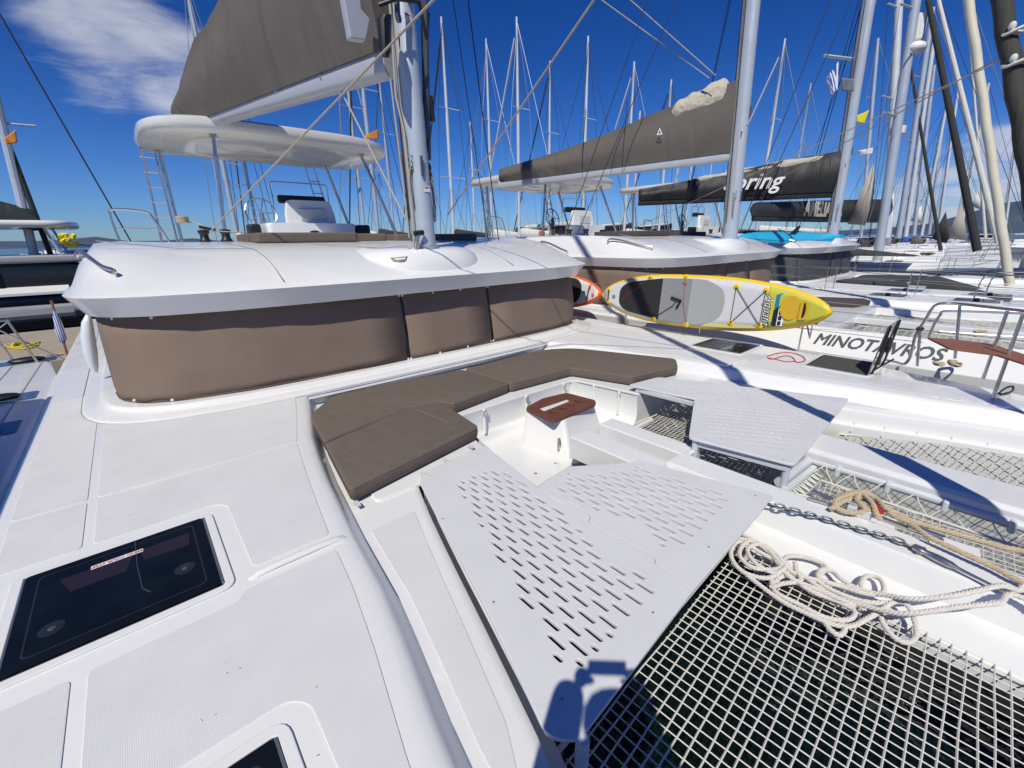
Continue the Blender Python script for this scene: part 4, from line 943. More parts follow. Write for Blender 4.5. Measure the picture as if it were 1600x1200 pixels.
W1 = [(1600, 935, .24), (1560, 942, .23), (1500, 948, .21), (1440, 957, .17), (1400, 958, .12), (1345, 945, .06), (1300, 930, .03), (1262, 905, .03), (1240, 890, .035), (1200, 870, .03), (1165, 850, .03), (1150, 848, .02), (1142, 868, .02), (1160, 893, .02), (1200, 903, .04), (1228, 885, .06), (1210, 895, .05), (1180, 880, .05), (1168, 858, .04), (1190, 850, .05), (1215, 868, .05), (1240, 895, .04), (1300, 912, .05), (1352, 927, .07), (1380, 925, .07), (1375, 905, .07), (1355, 900, .06), (1345, 912, .06), (1352, 928, .05)]
W2 = [(1620, 925, .25), (1590, 922, .25), (1565, 915, .26), (1530, 922, .25), (1480, 932, .22), (1425, 936, .16), (1385, 930, .10), (1345, 922, .06), (1315, 905, .06), (1300, 893, .05), (1283, 890, .05), (1278, 902, .05), (1300, 912, .055), (1330, 918, .05)]
W3 = [(1145, 880, .012), (1175, 905, .015), (1220, 938, .015), (1260, 958, .015), (1300, 975, .02), (1330, 978, .025), (1352, 968, .03), (1375, 955, .05), (1398, 940, .08), (1420, 948, .08), (1432, 985, .02), (1422, 1003, .015), (1400, 998, .012), (1380, 975, .02), (1375, 955, .03)]
W4 = [(1205, 905, .02), (1212, 925, .02), (1250, 945, .02), (1290, 965, .02), (1325, 968, .03), (1335, 955, .03), (1310, 940, .03), (1270, 925, .03), (1240, 905, .035), (1222, 888, .04), (1230, 870, .04), (1262, 872, .04), (1290, 885, .04), (1278, 905, .035), (1300, 922, .035), (1350, 940, .045), (1395, 942, .07)]
W5 = [(1150, 840, .03), (1185, 850, .03), (1225, 878, .03), (1235, 890, .03), (1215, 905, .02), (1205, 918, .02), (1222, 912, .03), (1250, 907, .04), (1244, 890, .05), (1242, 878, .05)]
W6 = [(1285, 968, .015), (1298, 985, .015), (1312, 992, .015), (1320, 983, .02), (1312, 972, .02)]
W7 = [(1160, 835, .02), (1195, 855, .045), (1208, 868, .05), (1220, 885, .05), (1200, 890, .05), (1172, 885, .04), (1155, 865, .035), (1170, 845, .035), (1200, 862, .04), (1232, 900, .045), (1270, 918, .045), (1310, 935, .05), (1340, 948, .04)]
for i_, r_ in enumerate((W1, W2, W3, W4, W5, W6, W7)): laid_rope(spline(([Vector((2.86+.07*i_, -1.72, -.31)), Vector((2.84+.07*i_, -1.35, -.24)), Vector((2.80+.06*i_, -.8, -.12))] if i_ < 2 else [])+pts3(r_, wz), 9), .0132, .058, wr, 6)
tag(wr.build('white_rope', whiterope), 'tangled heap of white laid rope lying on the near trampoline net', 'rope')
# ------------------------------------------------------------------ paddle boards
def board_outline(L, w, n=60, tail=.55, nose=.9):
    pts = []
    for i in range(n+1):
        t = i/n; u = -L/2+L*t
        a = min(1, (t*L/(L*.42))); b = min(1, ((1-t)*L/(L*.52)))
        hw = w/2*min((1-(1-a)**2.3)**tail, (1-(1-b)**2.2)**(nose*.62))
        pts.append((u, hw))
    return pts
def paddle_board(label, M, L, w, rail, deck, group, detail=True, bottom=None):
    root = tag(empty('paddle_board'), label, 'paddle board', group); root.matrix_world = M
    ol = board_outline(L, w); rings = []
    for (u, hw) in ol:
        hw = max(hw, .012); ring = []
        for k in range(20):
            t = 2*math.pi*k/20; c, s = math.cos(t), math.sin(t)
            ring.append((u, hw*math.copysign(abs(c)**.75, c), (.062 if s > 0 else .085)*math.copysign(abs(s)**.8, s)+.05*max(0, (u-L*.22)/(L*.28))**2*1.4))
        rings.append(ring)
    b = MB().loft(rings).build('board_body', rail, root, angle=80)
    top = lambda u: .062+.05*max(0, (u-L*.22)/(L*.28))**2*1.4
    def skin_(name, pts, m, dz, par=root):          # thin skin that follows the rocker of the deck
        n = 24; us = [p[0] for p in pts]; u0, u1 = min(us), max(us); rows = []
        half = sorted([(p[0], abs(p[1])) for p in pts]); P = []
        for i in range(n+1):
            u = u0+(u1-u0)*i/n; h = interp(half, u)
            for k in range(7): P.append((u, h*(k/3-1), top(u)+dz-.004*(abs(k/3-1) > .99)))
        return MB().sheet(P, 7).build(name, m, par, solid=.004, fix=False)
    ins = [(u, max(hw-.045, .004)) for u, hw in ol if L/2-abs(u) > .05]
    skin_('deck_skin', ins, deck, .001)
    return root, top, skin_
f = frame((7.02, 3.42, .585), (.035, -1, .012), (.10, 0, 1))
# u runs towards the nose (-y); v up the deck
yb, top, skin_ = paddle_board('yellow and white paddle board lashed on edge at the far rail', f, 3.74, .86, yellow, boardw, 'paddle boards stowed on deck')
def disc(u, v, r, m, name, z=.004, h=.008, flat=False):
    return MB().loft([[(u+rr*math.cos(t), v+rr*math.sin(t), top(u)+z+zz_) for t in [2*math.pi*i/20 for i in range(20)]] for rr, zz_ in ((r, 0), (r*.97, h*.6), (r*.7, h), (r*.4, h*1.1))]).build(name, m, yb, angle=60)
def flat(name, pts, m, z, r=.02, th=.003, par=None): return slab(name, pts, top(pts[0][0])+z, th, m, par or yb, bevel=.0006, r=r)
# nose print: lime field, sun, van
nose = [(u, hw-.05) for u, hw in board_outline(3.74, .86) if u > .62 and hw > .06]
skin_('nose_print', [(u, h*.999) for u, h in nose if u > 1.02], lime, .0035)
lowp = [(u, -(hw-.05)) for u, hw in board_outline(3.74, .86) if .1 < u < 1.1]
flat('lower_print', [(u, v) for u, v in lowp]+[(1.02, .05), (.75, -.16), (.35, -.28)], mat('pale_lime_print', (.60, .58, .22), .4), .0032, r=.01, th=.002)
padL = [(-1.42, .10), (-1.40, .20), (-1.3, .25), (-1.0, .31), (-.55, .345)]
flat('deck_pad', [(-1.46, -.14, .1), (-1.46, .14, .1), (-1.30, .26, .1), (-.62, .355, .02), (-.62, -.355, .02), (-1.30, -.26, .1)], padblack, .010, th=.007)
flat('deck_pad', [(-.615, -.355), (-.615, .355), (-.10, .365), (-.10, -.365)], padgrey, .010, r=.004, th=.007)
flat('deck_pad', [(-.095, -.365, .01), (-.095, .365, .01), (.15, .36, .15), (.43, .22, .15), (.47, 0, .15), (.43, -.22, .15), (.15, -.36, .15)], padlight, .010, th=.007)
for (u, v) in ((-.86, .36), (-.22, .385), (-.70, -.36), (-.10, -.385), (.60, .27), (1.02, .24), (.60, -.28), (1.02, -.27)):
    disc(u, v, .047, yellow, 'patch'); MB().tube([(u+.016*math.cos(t), v, top(u)+.018+.016*math.sin(t)) for t in [2*math.pi*i/10 for i in range(10)]], .004, 5, closed=True).build('d_ring', steel, yb)
disc(-1.58, -.02, .04, mat('grey_valve', (.2, .21, .22), .4), 'valve')
def cords(lst, m, r, name):
    mb = MB()
    for a in lst: mb.tube([(u, v, top(u)+.022) for u, v in a], r, 5)
    return mb.each(name, m, yb)
cords([[(.60, .27), (1.02, -.27)], [(.60, -.28), (1.02, .24)], [(.60, .27), (.60, -.28)], [(1.02, .24), (1.02, -.27)]], darkline, .005, 'bungee')
cords([[(-1.40, -.08), (-.86, .36)], [(-.22, .38), (-.20, -.02), (-.10, -.38)], [(-.26, .30), (-.18, .27)]], redm, .004, 'lashing')
cords([[(-.95, -.30), (-.6, -.26), (-.38, -.10), (-.33, -.02)]], darkline, .006, 'leash')
MB().tube([(-.42, .04, top(0)+.025), (-.24, .0, top(0)+.03), (-.30, -.12, top(0)+.025)], .022, 6).build('leash_cuff', black, yb)
for u0 in (-1.70,):
    for v in (-.12, .10, ): disc(u0+.0, v, .035, yellow, 'patch')
    MB().tube([(u0, -.12, top(u0)+.01), (u0+.01, 0, top(u0)+.035), (u0, .10, top(u0)+.01)], .012, 6).build('carry_handle', black, yb)
flat('handle_patch', [(1.50, -.14), (1.50, .14), (1.60, .12), (1.60, -.12)], mat('amber_print', (.62, .38, .02), .4), .006+.03, th=.003)
MB().tube([(1.55, -.10, top(1.55)+.02), (1.56, 0, top(1.55)+.04), (1.55, .10, top(1.55)+.02)], .018, 6).build('carry_handle', black, yb)
# printed van: flat graphics, built on the deck
zv = .006
amb = MATS['amber_print']
flat('sun_print', [(1.38+.13*math.cos(t), .02+.17*math.sin(t)) for t in [2*math.pi*i/20 for i in range(20)]], amb, zv+.006, r=0, th=.001)
flat('moon_print', [(1.335+.038*math.cos(t), .10+.038*math.sin(t)) for t in [2*math.pi*i/16 for i in range(16)]], whitep, zv+.010, r=0, th=.001)
flat('awning_print', [(1.17, .19), (1.17, .0), (1.25, -.02), (1.25, .22)], teal, zv+.004, r=0, th=.001)
flat('van_print', [(1.17, -.02, .02), (1.17, -.26, .02), (1.325, -.26, .02), (1.325, -.05, .04), (1.25, .04, .02)], blackp, zv+.008, th=.001)
flat('roof_print', [(1.235, .01), (1.235, -.25), (1.318, -.25), (1.318, -.06), (1.28, .01)], whitep, zv+.011, r=.01, th=.001)
for v0 in (-.03, -.105, -.18): flat('window_print', [(1.248, v0), (1.248, v0-.06), (1.292, v0-.06), (1.292, v0)], blackp, zv+.014, r=.005, th=.001)
tm = Matrix.Translation((1.09, -.035, top(1.05)+.012)) @ Matrix.Rotation(R(-90), 4, 'Z')
text('Aquafit', .165, Matrix.Translation((0, 0, -.002)) @ tm, blackp, 'lettering', yb, th=.0008, shear=.35, offset=.008, sx=.92)
text('Aquafit', .165, tm, whitep, 'lettering', yb, th=.0012, shear=.35, offset=-.001, sx=.92)
f = frame((7.15, 7.1, .52), (.02, -1, .0), (.30, 0, 1))
ob, top, skin_ = paddle_board('orange and white paddle board partly hidden by the brown window covers', f, 3.3, .80, orange, boardw, 'paddle boards stowed on deck')
slab('deck_pad', [(.2, -.32), (.2, .32), (.95, .28, .1), (1.12, .14, .1), (1.12, -.14, .1), (.95, -.28, .1)], top(.3)+.02, .008, padblack, ob, bevel=.001, r=.01)
yb_ = yb; yb = ob
disc(1.22, .0, .036, MATS['grey_valve'], 'valve', z=.012)
disc(1.48, -.03, .034, orange, 'patch', z=.03)
for v in (-.14, .12): slab('handle_patch', [(1.31, v-.05), (1.31, v+.05), (1.37, v+.05), (1.37, v-.05)], top(1.34)+.012, .006, orange, ob, bevel=.001)
MB().tube([(1.34, -.14, top(1.34)+.02), (1.345, 0, top(1.34)+.045), (1.34, .12, top(1.34)+.02)], .012, 6).build('carry_handle', black, ob)
yb = yb_
# red cord left on the far deck
rc = MB(); rc.tube(spline([atz(a, b, .012) for a, b in ((1198, 557), (1215, 552), (1236, 551), (1252, 556), (1258, 563), (1245, 566), (1238, 558), (1225, 556), (1208, 561), (1199, 559), (1215, 562), (1228, 565), (1243, 564))], 5), .006, 5)
tag(rc.build('red_cord', redm), 'thin red cord lying in loops between the two far deck hatches', 'cord')
# ------------------------------------------------------------------ bow pulpit of the far hull with its seat
pul = MB(); gx = 6.95
rp = [atx(a, b, gx) for a, b in ((1384, 563), (1400, 566), (1412, 569), (1421, 560), (1426, 543), (1430, 526), (1438, 512), (1447, 498), (1455, 484), (1462, 477), (1475, 474), (1500, 475))]
e = atx(1500, 475, gx); 
rp += [Vector((gx-.12, e.y-.25, e.z+.0)), Vector((gx-.35, e.y-.7, e.z+.0)), Vector((gx-.7, e.y-1.3, e.z+.0))]
pul.tube(spline(rp, 5), .016, 8)
for (a, b, c, d, x_) in ((1574, 486, 1536, 592, 6.65), (1438, 515, 1433, 572, 6.95), (1500, 476, 1492, 560, 7.0), (1598, 492, 1545, 640, 6.3)):
    pa, pb_ = atx(a, b, x_), atx(c, d, x_); pb_.z = max(pb_.z, -.02) if pb_.z < .3 else pb_.z; pul.tube([pa, pb_], .015, 8)
pul.build('pulpit_rail', steel, own)
zs = .47
slab('pulpit_seat', [xy(a, b, zs) for a, b in ((1449, 527), (1490, 530), (1550, 537), (1600, 553), (1700, 590), (1640, 580), (1555, 553), (1484, 544))], zs, .02, mat('tan_teak_seat', (.26, .105, .05), .5, bump=('noise', 60, .3, .003), var=.2, vscale=12), own, bevel=.004, r=.03)
def knot(name, c, s, m, label, cat='rope', n=26, seed=1, flatz=.5, r=.012, group=None):
    g = random.Random(seed); mb = MB()
    pts = [Vector(c)+Vector((s*g.uniform(.5, 1)*math.cos(k*1.25), s*g.uniform(.5, 1)*math.sin(k*1.25)*.8, s*flatz*g.uniform(0, 1)+r)) for k in range(n)]
    laid_rope(spline(pts, 8), r, r*5, mb, 5, step=r*1.0)
    return tag(mb.build(name, m), label, cat, group)
knot('coiled_line', atx(1438, 513, 6.95)-Vector((0, 0, .03)), .05, darkline, 'black line knotted round the corner of the far pulpit rail', n=12, r=.009, flatz=1)
knot('mooring_rope', atz(1492, 572, .02), .10, tanrope, 'weathered rope coiled on the far bow under the pulpit seat', seed=5, flatz=.5, n=18)
MB().tube(spline([atz(a, b, .03) for a, b in ((1560, 615), (1572, 606), (1583, 604), (1580, 612), (1562, 616))], 5), .010, 6).build('bow_eye', black, own)
# own cap shrouds
# (they stand on the roof edge abreast of the mast)
mb = MB()
for s in (1,):
    for k, (dx, dy) in enumerate(((2.75, 1.58), (2.62, 1.75))):
        mb.tube([(CX+s*dx, 5.52+dy, 1.2), (CX+s*(dx-.58-.05*k), 5.52+dy, 5.3), (CX+s*.12, 6.2, 16.4-4*k)], .010 if k == 0 else .007, 6)
mb.each('cap_shroud', darkline, own)
# ================================================================== sister catamarans alongside
_gf = []
def group_first(): _gf.append(1); return len(_gf) == 1
def sister(ox, oy, oz, covm, padm, bagmat, G_px, E_px, xm, prof, bagw, label, name='catamaran', group='white catamarans moored in a row beyond the foreground boat'):
    r = tag(empty(name, (ox, oy, oz)), label, 'catamaran', group)
    hulls(r); superstructure(r, covm, padm, bagmat, hz=-.28 if group_first() else -.1)
    o_ = Vector((ox, oy, oz)); L = lambda v: v-o_
    return r, L
def boat_deck(r, seed=0, handles=True):
    for side in (0, 1):
        for k, p in enumerate(pn):
            q = mir(p) if side else p
            slab('nonskid_panel', [tuple(a) for a in q], .0042, .006, grip, r, bevel=.002, r=.028)
        hb_ = []
        for (y0, y1) in ((2.245, 2.955), (.55, 1.30)):
            x0, x1 = (-.72, .02) if not side else (2*CX-.02, 2*CX+.72)
            h_ = hatch(r, x0, x1, y0, y1)
            if handles: MB().ell(((x0+x1)/2, (y0+y1)/2, .04), (.09, .06, .035), 12, 6).build('hatch_handle', black, h_)
def foredeck(r, org, m, names, zoff=0.0):
    slab('foredeck', [(.9, 2.5), (2*CX-.9, 2.5), (2*CX-.9, 4.97), (.9, 4.97)], -.12, .25, gel, r, bevel=.01)
    MB().box((CX, .4, -.20), (.32, 4.3, .14)).build('spine', gel, r, bevel=.02)
    for (x0, x1) in ((.62, CX-.2), (CX+.2, 2*CX-.62)):
        net('trampoline_net', [(x0, 2.4), (x1, 2.4), (x1, -1.6), (x0, -1.6)], .12, .02, -.30, .006, webb, r)
    for i, c_ in enumerate((c1, c2, c3)):
        o = c_.copy(); o.data = c_.data.copy(); COL.objects.link(o); o.location = org+Vector((0, 0, zoff)); o['label'] = names[i]; o['group'] = 'foredeck cushions of the neighbouring catamarans'
        o.data.materials.clear(); o.data.materials.append(m)
        for ch in c_.children:
            if ch.name.startswith('piping'):
                q_ = ch.copy(); q_.data = ch.data.copy(); q_.data.materials.clear(); q_.data.materials.append(m); COL.objects.link(q_); q_.parent = o
    for s_ in (0, 1):                                # bow rails with a little seat
        f_ = lambda x, y, z: ((2*CX-x if s_ else x), y, z)
        p_ = MB(); p_.tube(spline([f_(-.70, 1.0, 0), f_(-.70, .95, .5), f_(-.66, .75, .60), f_(-.35, -.6, .62), f_(-.05, -1.5, .62), f_(.25, -1.9, .60), f_(.40, -1.5, .60), f_(.42, -.9, .6), f_(.42, -.8, .0)], 5), .016, 7)
        for (x, y) in ((-.52, 0), (-.22, -1.0), (.05, -1.6)): p_.tube([f_(x, y, 0), f_(x-.02, y, .62)], .014, 6)
        p_.tube([f_(-.70, .9, .32), f_(-.36, -.6, .33), f_(-.05, -1.5, .33)], .008, 5)
        p_.build('pulpit_rail', steel, r)
        slab('pulpit_seat', [f_(-.42, -.5, 0)[:2], f_(-.10, -1.4, 0)[:2], f_(.32, -1.5, 0)[:2], f_(.36, -.9, 0)[:2]], .50, .03, MATS['tan_teak_seat'], r, bevel=.006)
        st_ = MB()
        for y in (2.3, 4.2, 6.1): st_.tube([f_(-.93, y, 0), f_(-.93, y, .64)], .012, 6)
        st_.each('stanchion', steel, r)
        lf = MB()
        for z in (.34, .62): lf.tube([f_(-.70, .95, z-.06), f_(-.93, 2.3, z), f_(-.93, 6.1, z), f_(-.93, 9, z)], .005, 4)
        lf.each('lifeline', wire, r)
        MB().loft([[(f_(0, 0, 0)[0]+rr*math.cos(t), -.1+rr*math.sin(t), z) for t in [2*math.pi*i/12 for i in range(12)]] for rr, z in ((.05, 0), (.05, .05), (.09, .06), (.07, .09))]).build('windlass_cap', black, r)
B2 = Vector((8.77, -.35, .03))
b2_, L2 = sister(*B2, cover, mat('dark_brown_canvas', (.07, .055, .055), .9, bump=('noise', 5, .5, .02)), bagm, 0, 0, 0, 0, 0, 'white catamaran beyond the yellow paddle board, with brown window covers and a brown sail bag')
boat_deck(b2_)
foredeck(b2_, B2, MATS['dark_brown_canvas'], ('dark brown cushion at the near side of the second catamaran foredeck', 'dark brown corner cushion in front of the second catamaran windows', 'dark brown cushion at the far side of the second catamaran foredeck'))
def boom_from_px(r, org, mx, my, pxG, pxE, length, zoff=0):
    """boom end found on the circle the boom can swing in"""
    d = ray(*pxE); k = d.x/d.y; best = None
    for i in range(400):
        y = my+1+i*.02; x = k*y; e = abs(math.hypot(x-mx, y-my)-length)
        if best is None or e < best[0]: best = (e, x, y)
    _, x, y = best; A, B = (mx, my), (x, y)
    G = Vector((mx, my+.28, aty(pxG[0], pxG[1], my+.28).z)); E = atv(pxE[0], pxE[1], A, B)
    return G, E
mx2, my2 = B2.x+CX+.07, B2.y+5.52
G2, E2 = boom_from_px(b2_, B2, mx2, my2, (1150, 246), (790, 288), 6.4)
_, bgo, fr2 = sailbag(b2_, G2-B2, E2-B2, [(0, 1.48), (.15, 1.32), (.5, .80), (.8, .48), (1.03, .32)], .46, bagm)
G_, t_, sd_, up_, L_ = fr2
if sd_.y > 0: sd_ = -sd_
f = frame(G_+t_*(L_*.20)+up_*.80+sd_*.30, -t_, up_)
# folded sail that shows above the open end of the bag
def heap(r, fr_, f0, f1, h0, h1, m, w=.2, seed=2, name='folded_sail', amp=.3):
    G_, t_, sd_, up_, L_ = fr_; g = random.Random(seed); rings = []
    for i in range(22):
        f_ = f0+(f1-f0)*i/21; h = h0+(h1-h0)*i/21; s = math.sin(min(1, min(i, 21-i)/4)*math.pi/2)
        p = G_+t_*(L_*f_); ring = []
        for k in range(14):
            a = 2*math.pi*k/14; ww = w*s*(1+.10*math.sin(k*2.3+i*.3)); hh = amp*(.5+.5*(1-f_/max(f1, .01)))*s*(1+.07*math.sin(k*3.1+i*.5))+.03*math.sin(i*1.1)
            ring.append(p+sd_*ww*math.cos(a)+up_*(h+hh*math.sin(a)))
        rings.append(ring)
    return MB().loft(rings).build(name, m, r, angle=80)
heap(b2_, fr2, .012, .24, 1.44, 1.16, mat('cream_sail', (.50, .46, .38), .85, bump=('noise', 7, .9, .06), var=.12), .14, amp=.36)
f = frame(G_+t_*(L_*.27)+up_*.72+sd_*.31, -t_ if (-t_).cross(up_).dot(sd_) > 0 else t_, up_)
tri = MB().add([f @ Vector(v) for v in ((-.07, -.07, .0), (.07, -.07, 0), (.0, .09, 0), (-.035, -.045, .001), (.035, -.045, .001), (0, .045, .001))], [(0, 1, 4, 3), (1, 2, 5, 4), (2, 0, 3, 5)])
tri.build('sailmaker_mark', whitep, bgo, solid=.002, smooth=False)
for f_ in (.60, .42):
    MB().tube([G_+t_*(L_*f_)+sd_*.27+up_*(.14), G_+t_*(L_*f_)+sd_*.22+up_*(.45), G_+t_*(L_*(f_-.01))+up_*1.6+sd_*.05], .010, 5).build('lazy_jack', darkline, bgo)
shrouds(b2_, CX+.07, 5.55, 1.5, 17.5, 3.3, 3.4, darkline, r=.010)
hs2 = MB(); s0, s1 = atx(1603, 232, 11.9)-B2, atx(1564, 0, 11.9)-B2; s0, s1 = s0+(s0-s1)*.75, s0+(s1-s0)*4.4
hs2.tube([s0.lerp(s1, k/50)+Vector((.014*math.sin(k*2.1), .014*math.cos(k*1.7), 0)) for k in range(2, 48)], .15, 12, rs=[.05 if i < 1 else .135-.0008*i for i in range(46)])
fs = hs2.build('furled_headsail', mat('dark_olive_uv_strip', (.05, .05, .042), .8, bump=('fold', 5, .8, .05), var=.15), b2_)
tie = MB()
for (px, py) in ((1588, 48), (1590, 98)):
    c_ = atx(px, py, B2.x+CX)-B2
    tie.tube([c_+Vector((.17*math.cos(t), .17*math.sin(t), .03*math.sin(2*t)+.03*math.cos(t))) for t in [2*math.pi*i/16 for i in range(16)]], .028, 6, closed=True)
    tie.ell(c_+Vector((-.16, .05, .04)), (.05, .05, .07), 8, 6)
tie.each('tie_cord', sailw, fs)
# name along the bow
zt = 7.79
pa, pb_ = atx(1284, 536, 7.79), atx(1457, 546, 7.79)
# the deck of the second boat rises to a bulwark at the bow, which carries the name
by0, by1 = pb_.y-1.6, pa.y+2.4
zb = (pa.z+pb_.z)/2
blw = MB().loft([[(x-8.77+ (0), y+.35, z-.03) for x, z in ((7.70, -.32), (7.665, zb-.19), (7.69, zb-.165), (7.98, zb+.125), (8.03, zb+.15), (8.3, .04))] for y in (by0, by0+1.2, by1-.8, by1+.6)], capa=True, capb=True)
bo = blw.build('bulwark', gel, b2_, bevel=.01)
f = frame(Vector((7.835-8.77-.002, (pa.y+pb_.y)/2+.35, zb-.02-.03+.004)), (0, -1, 0), (1, 0, 1))
bold('MINOTAVROS', .285, f, mat('dark_grey_lettering', (.07, .085, .10), .5), bo, .006, th=.002, shear=.22, sx=.80)
# furniture on its deck: cushion edge, coiled lines
slab('cushion', [(a-8.77, b+.35) for a, b in (xy(1100, 505, .1), xy(1290, 480, .1), xy(1336, 462, .1), xy(1330, 474, .1), xy(1280, 490, .1))], .14, .08, MATS['dark_brown_canvas'], b2_, bevel=.02) if False else None
# --- third catamaran: black sail bag, grey covers, cyan board on the roof
B3 = Vector((17.15, -.5, .05))
b3_, L3 = sister(*B3, cover2, mat('black_canvas', (.02, .02, .022), .9), bagblack, 0, 0, 0, 0, 0, 'white catamaran with dark grey window covers and a black sail bag lettered Spring')
boat_deck(b3_)
foredeck(b3_, B3, mat('slate_canvas', (.05, .05, .055), .9, bump=('noise', 5, .5, .02)), ('slate grey cushion at the near side of the third catamaran foredeck', 'slate grey corner cushion in front of the third catamaran windows', 'slate grey cushion at the far side of the third catamaran foredeck'), .05)
mx3, my3 = B3.x+CX+.07, B3.y+5.52
G3, E3 = boom_from_px(b3_, B3, mx3, my3, (1300, 303), (1005, 316), 6.6)
_, bgo, fr3 = sailbag(b3_, G3-B3, E3-B3, [(0, 1.30), (.2, 1.16), (.5, .84), (.8, .56), (1.03, .38)], .55, bagblack, boommat=bagblack)
G_, t_, sd_, up_, L_ = fr3
if sd_.y > 0: sd_ = -sd_
heap(b3_, fr3, .01, .78, 1.28, .66, MATS['cream_sail'], .13, seed=5, amp=.17)
f = frame(G_+t_*(L_*.41)+up_*.50+sd_*.44, -t_ if (-t_).cross(up_).dot(sd_) > 0 else t_, up_)
text('Spring', .78, f @ Matrix.Translation((-.12, 0, 0)), whitep, 'lettering', bgo, th=.01, shear=.35, offset=.012, sx=1.0)
shrouds(b3_, CX+.07, 5.55, 1.5, 17.5, 3.3, 2.4, darkline, r=.014)
hs3 = MB(); c0, c1 = atx(1575, 425, B3.x+CX)-B3, atx(1513, 0, B3.x+CX)-B3; dd = (c1-c0)
hs3.tube([c0+dd*(k/20)+Vector((.01*math.sin(k*2.1), .01*math.cos(k*1.7), 0)) for k in range(-1, 44)], .115, 12)
hs3.build('furled_headsail', creamm, b3_)
cb = frame(B3+Vector((CX-1.6, 6.1, 1.70)), (.75, -.62, -.015), (.62, .75, 0))
cbb, top, skin_ = paddle_board('cyan paddle board lying upside down on a catamaran roof', frame((17.7, 5.45, 1.53), (.975, -.21, -.012), (.15, .80, .55)), 6.2, .62, cyan, cyan, 'paddle boards stowed on deck')
fn = frame((17.6, 5.5, 1.62), (.975, -.21, 0), (0, 0, 1))
slab('fin', [(-.35, -.12), (.1, -.12), (.42, .28), (.30, .30), (-.02, .12)], 0, .03, black, None, bevel=.005, mtx=fn).parent = None
fin = bpy.data.objects['fin']; fin.parent = cbb; fin.matrix_parent_inverse = cbb.matrix_world.inverted()
MB().tube([(-.4+.0, .5, .03), (-.42, 0, .10), (-.44, -.5, .03)], .015, 5).build('lashing', bagdark, cbb)
# ================================================================== more yachts, further along the quay
def mast_px(r, x, pb, pt, rad, m, over=1.35, spreaders=((.45, 1.2), (.72, .9)), top=None, ry=None):
    a, b = atx(*pb, x), atx(*pt, x); o = r.location; a -= o; b -= o; d = b-a
    if top is not None: over = 1
    e = a+d*over
    mo = MB().tube([a, a.lerp(e, .5), a.lerp(e, .9), e], rad, 14, rs=[rad, rad, rad*.95, rad*.7], flat=1.0).build('mast', m, r, angle=60)
    for f_, w in spreaders:
        p = a.lerp(e, f_); sp = MB().tube([p-Vector((w, -.35, -.05)), p, p+Vector((w, .35, .05))], rad*.22, 6); sp.build('spreader', m, mo)
    return mo, a, e
def stays(r, a, e, dx, dy, m=wire, rad=.012, fwd=6, aftd=6, lvl=((.45, 1.2), (.72, .9))):
    mb = MB()
    for s in (-1, 1):
        pts = [a+Vector((s*dx, dy, -.1))]+[a.lerp(e, f_)+Vector((s*w, .35*s*(-1 if s < 0 else 1), 0)) for f_, w in lvl]+[e]
        mb.tube(pts, rad, 4)
        for f_, w in lvl: mb.tube([a+Vector((s*dx*.95, dy, -.1)), a.lerp(e, f_)], rad*.8, 4)
    mb.tube([a+Vector((0, aftd, 0)), e], rad, 4); mb.tube([a+Vector((0, -fwd, 0)), e], rad, 4)
    return mb.each('stay', m, r)
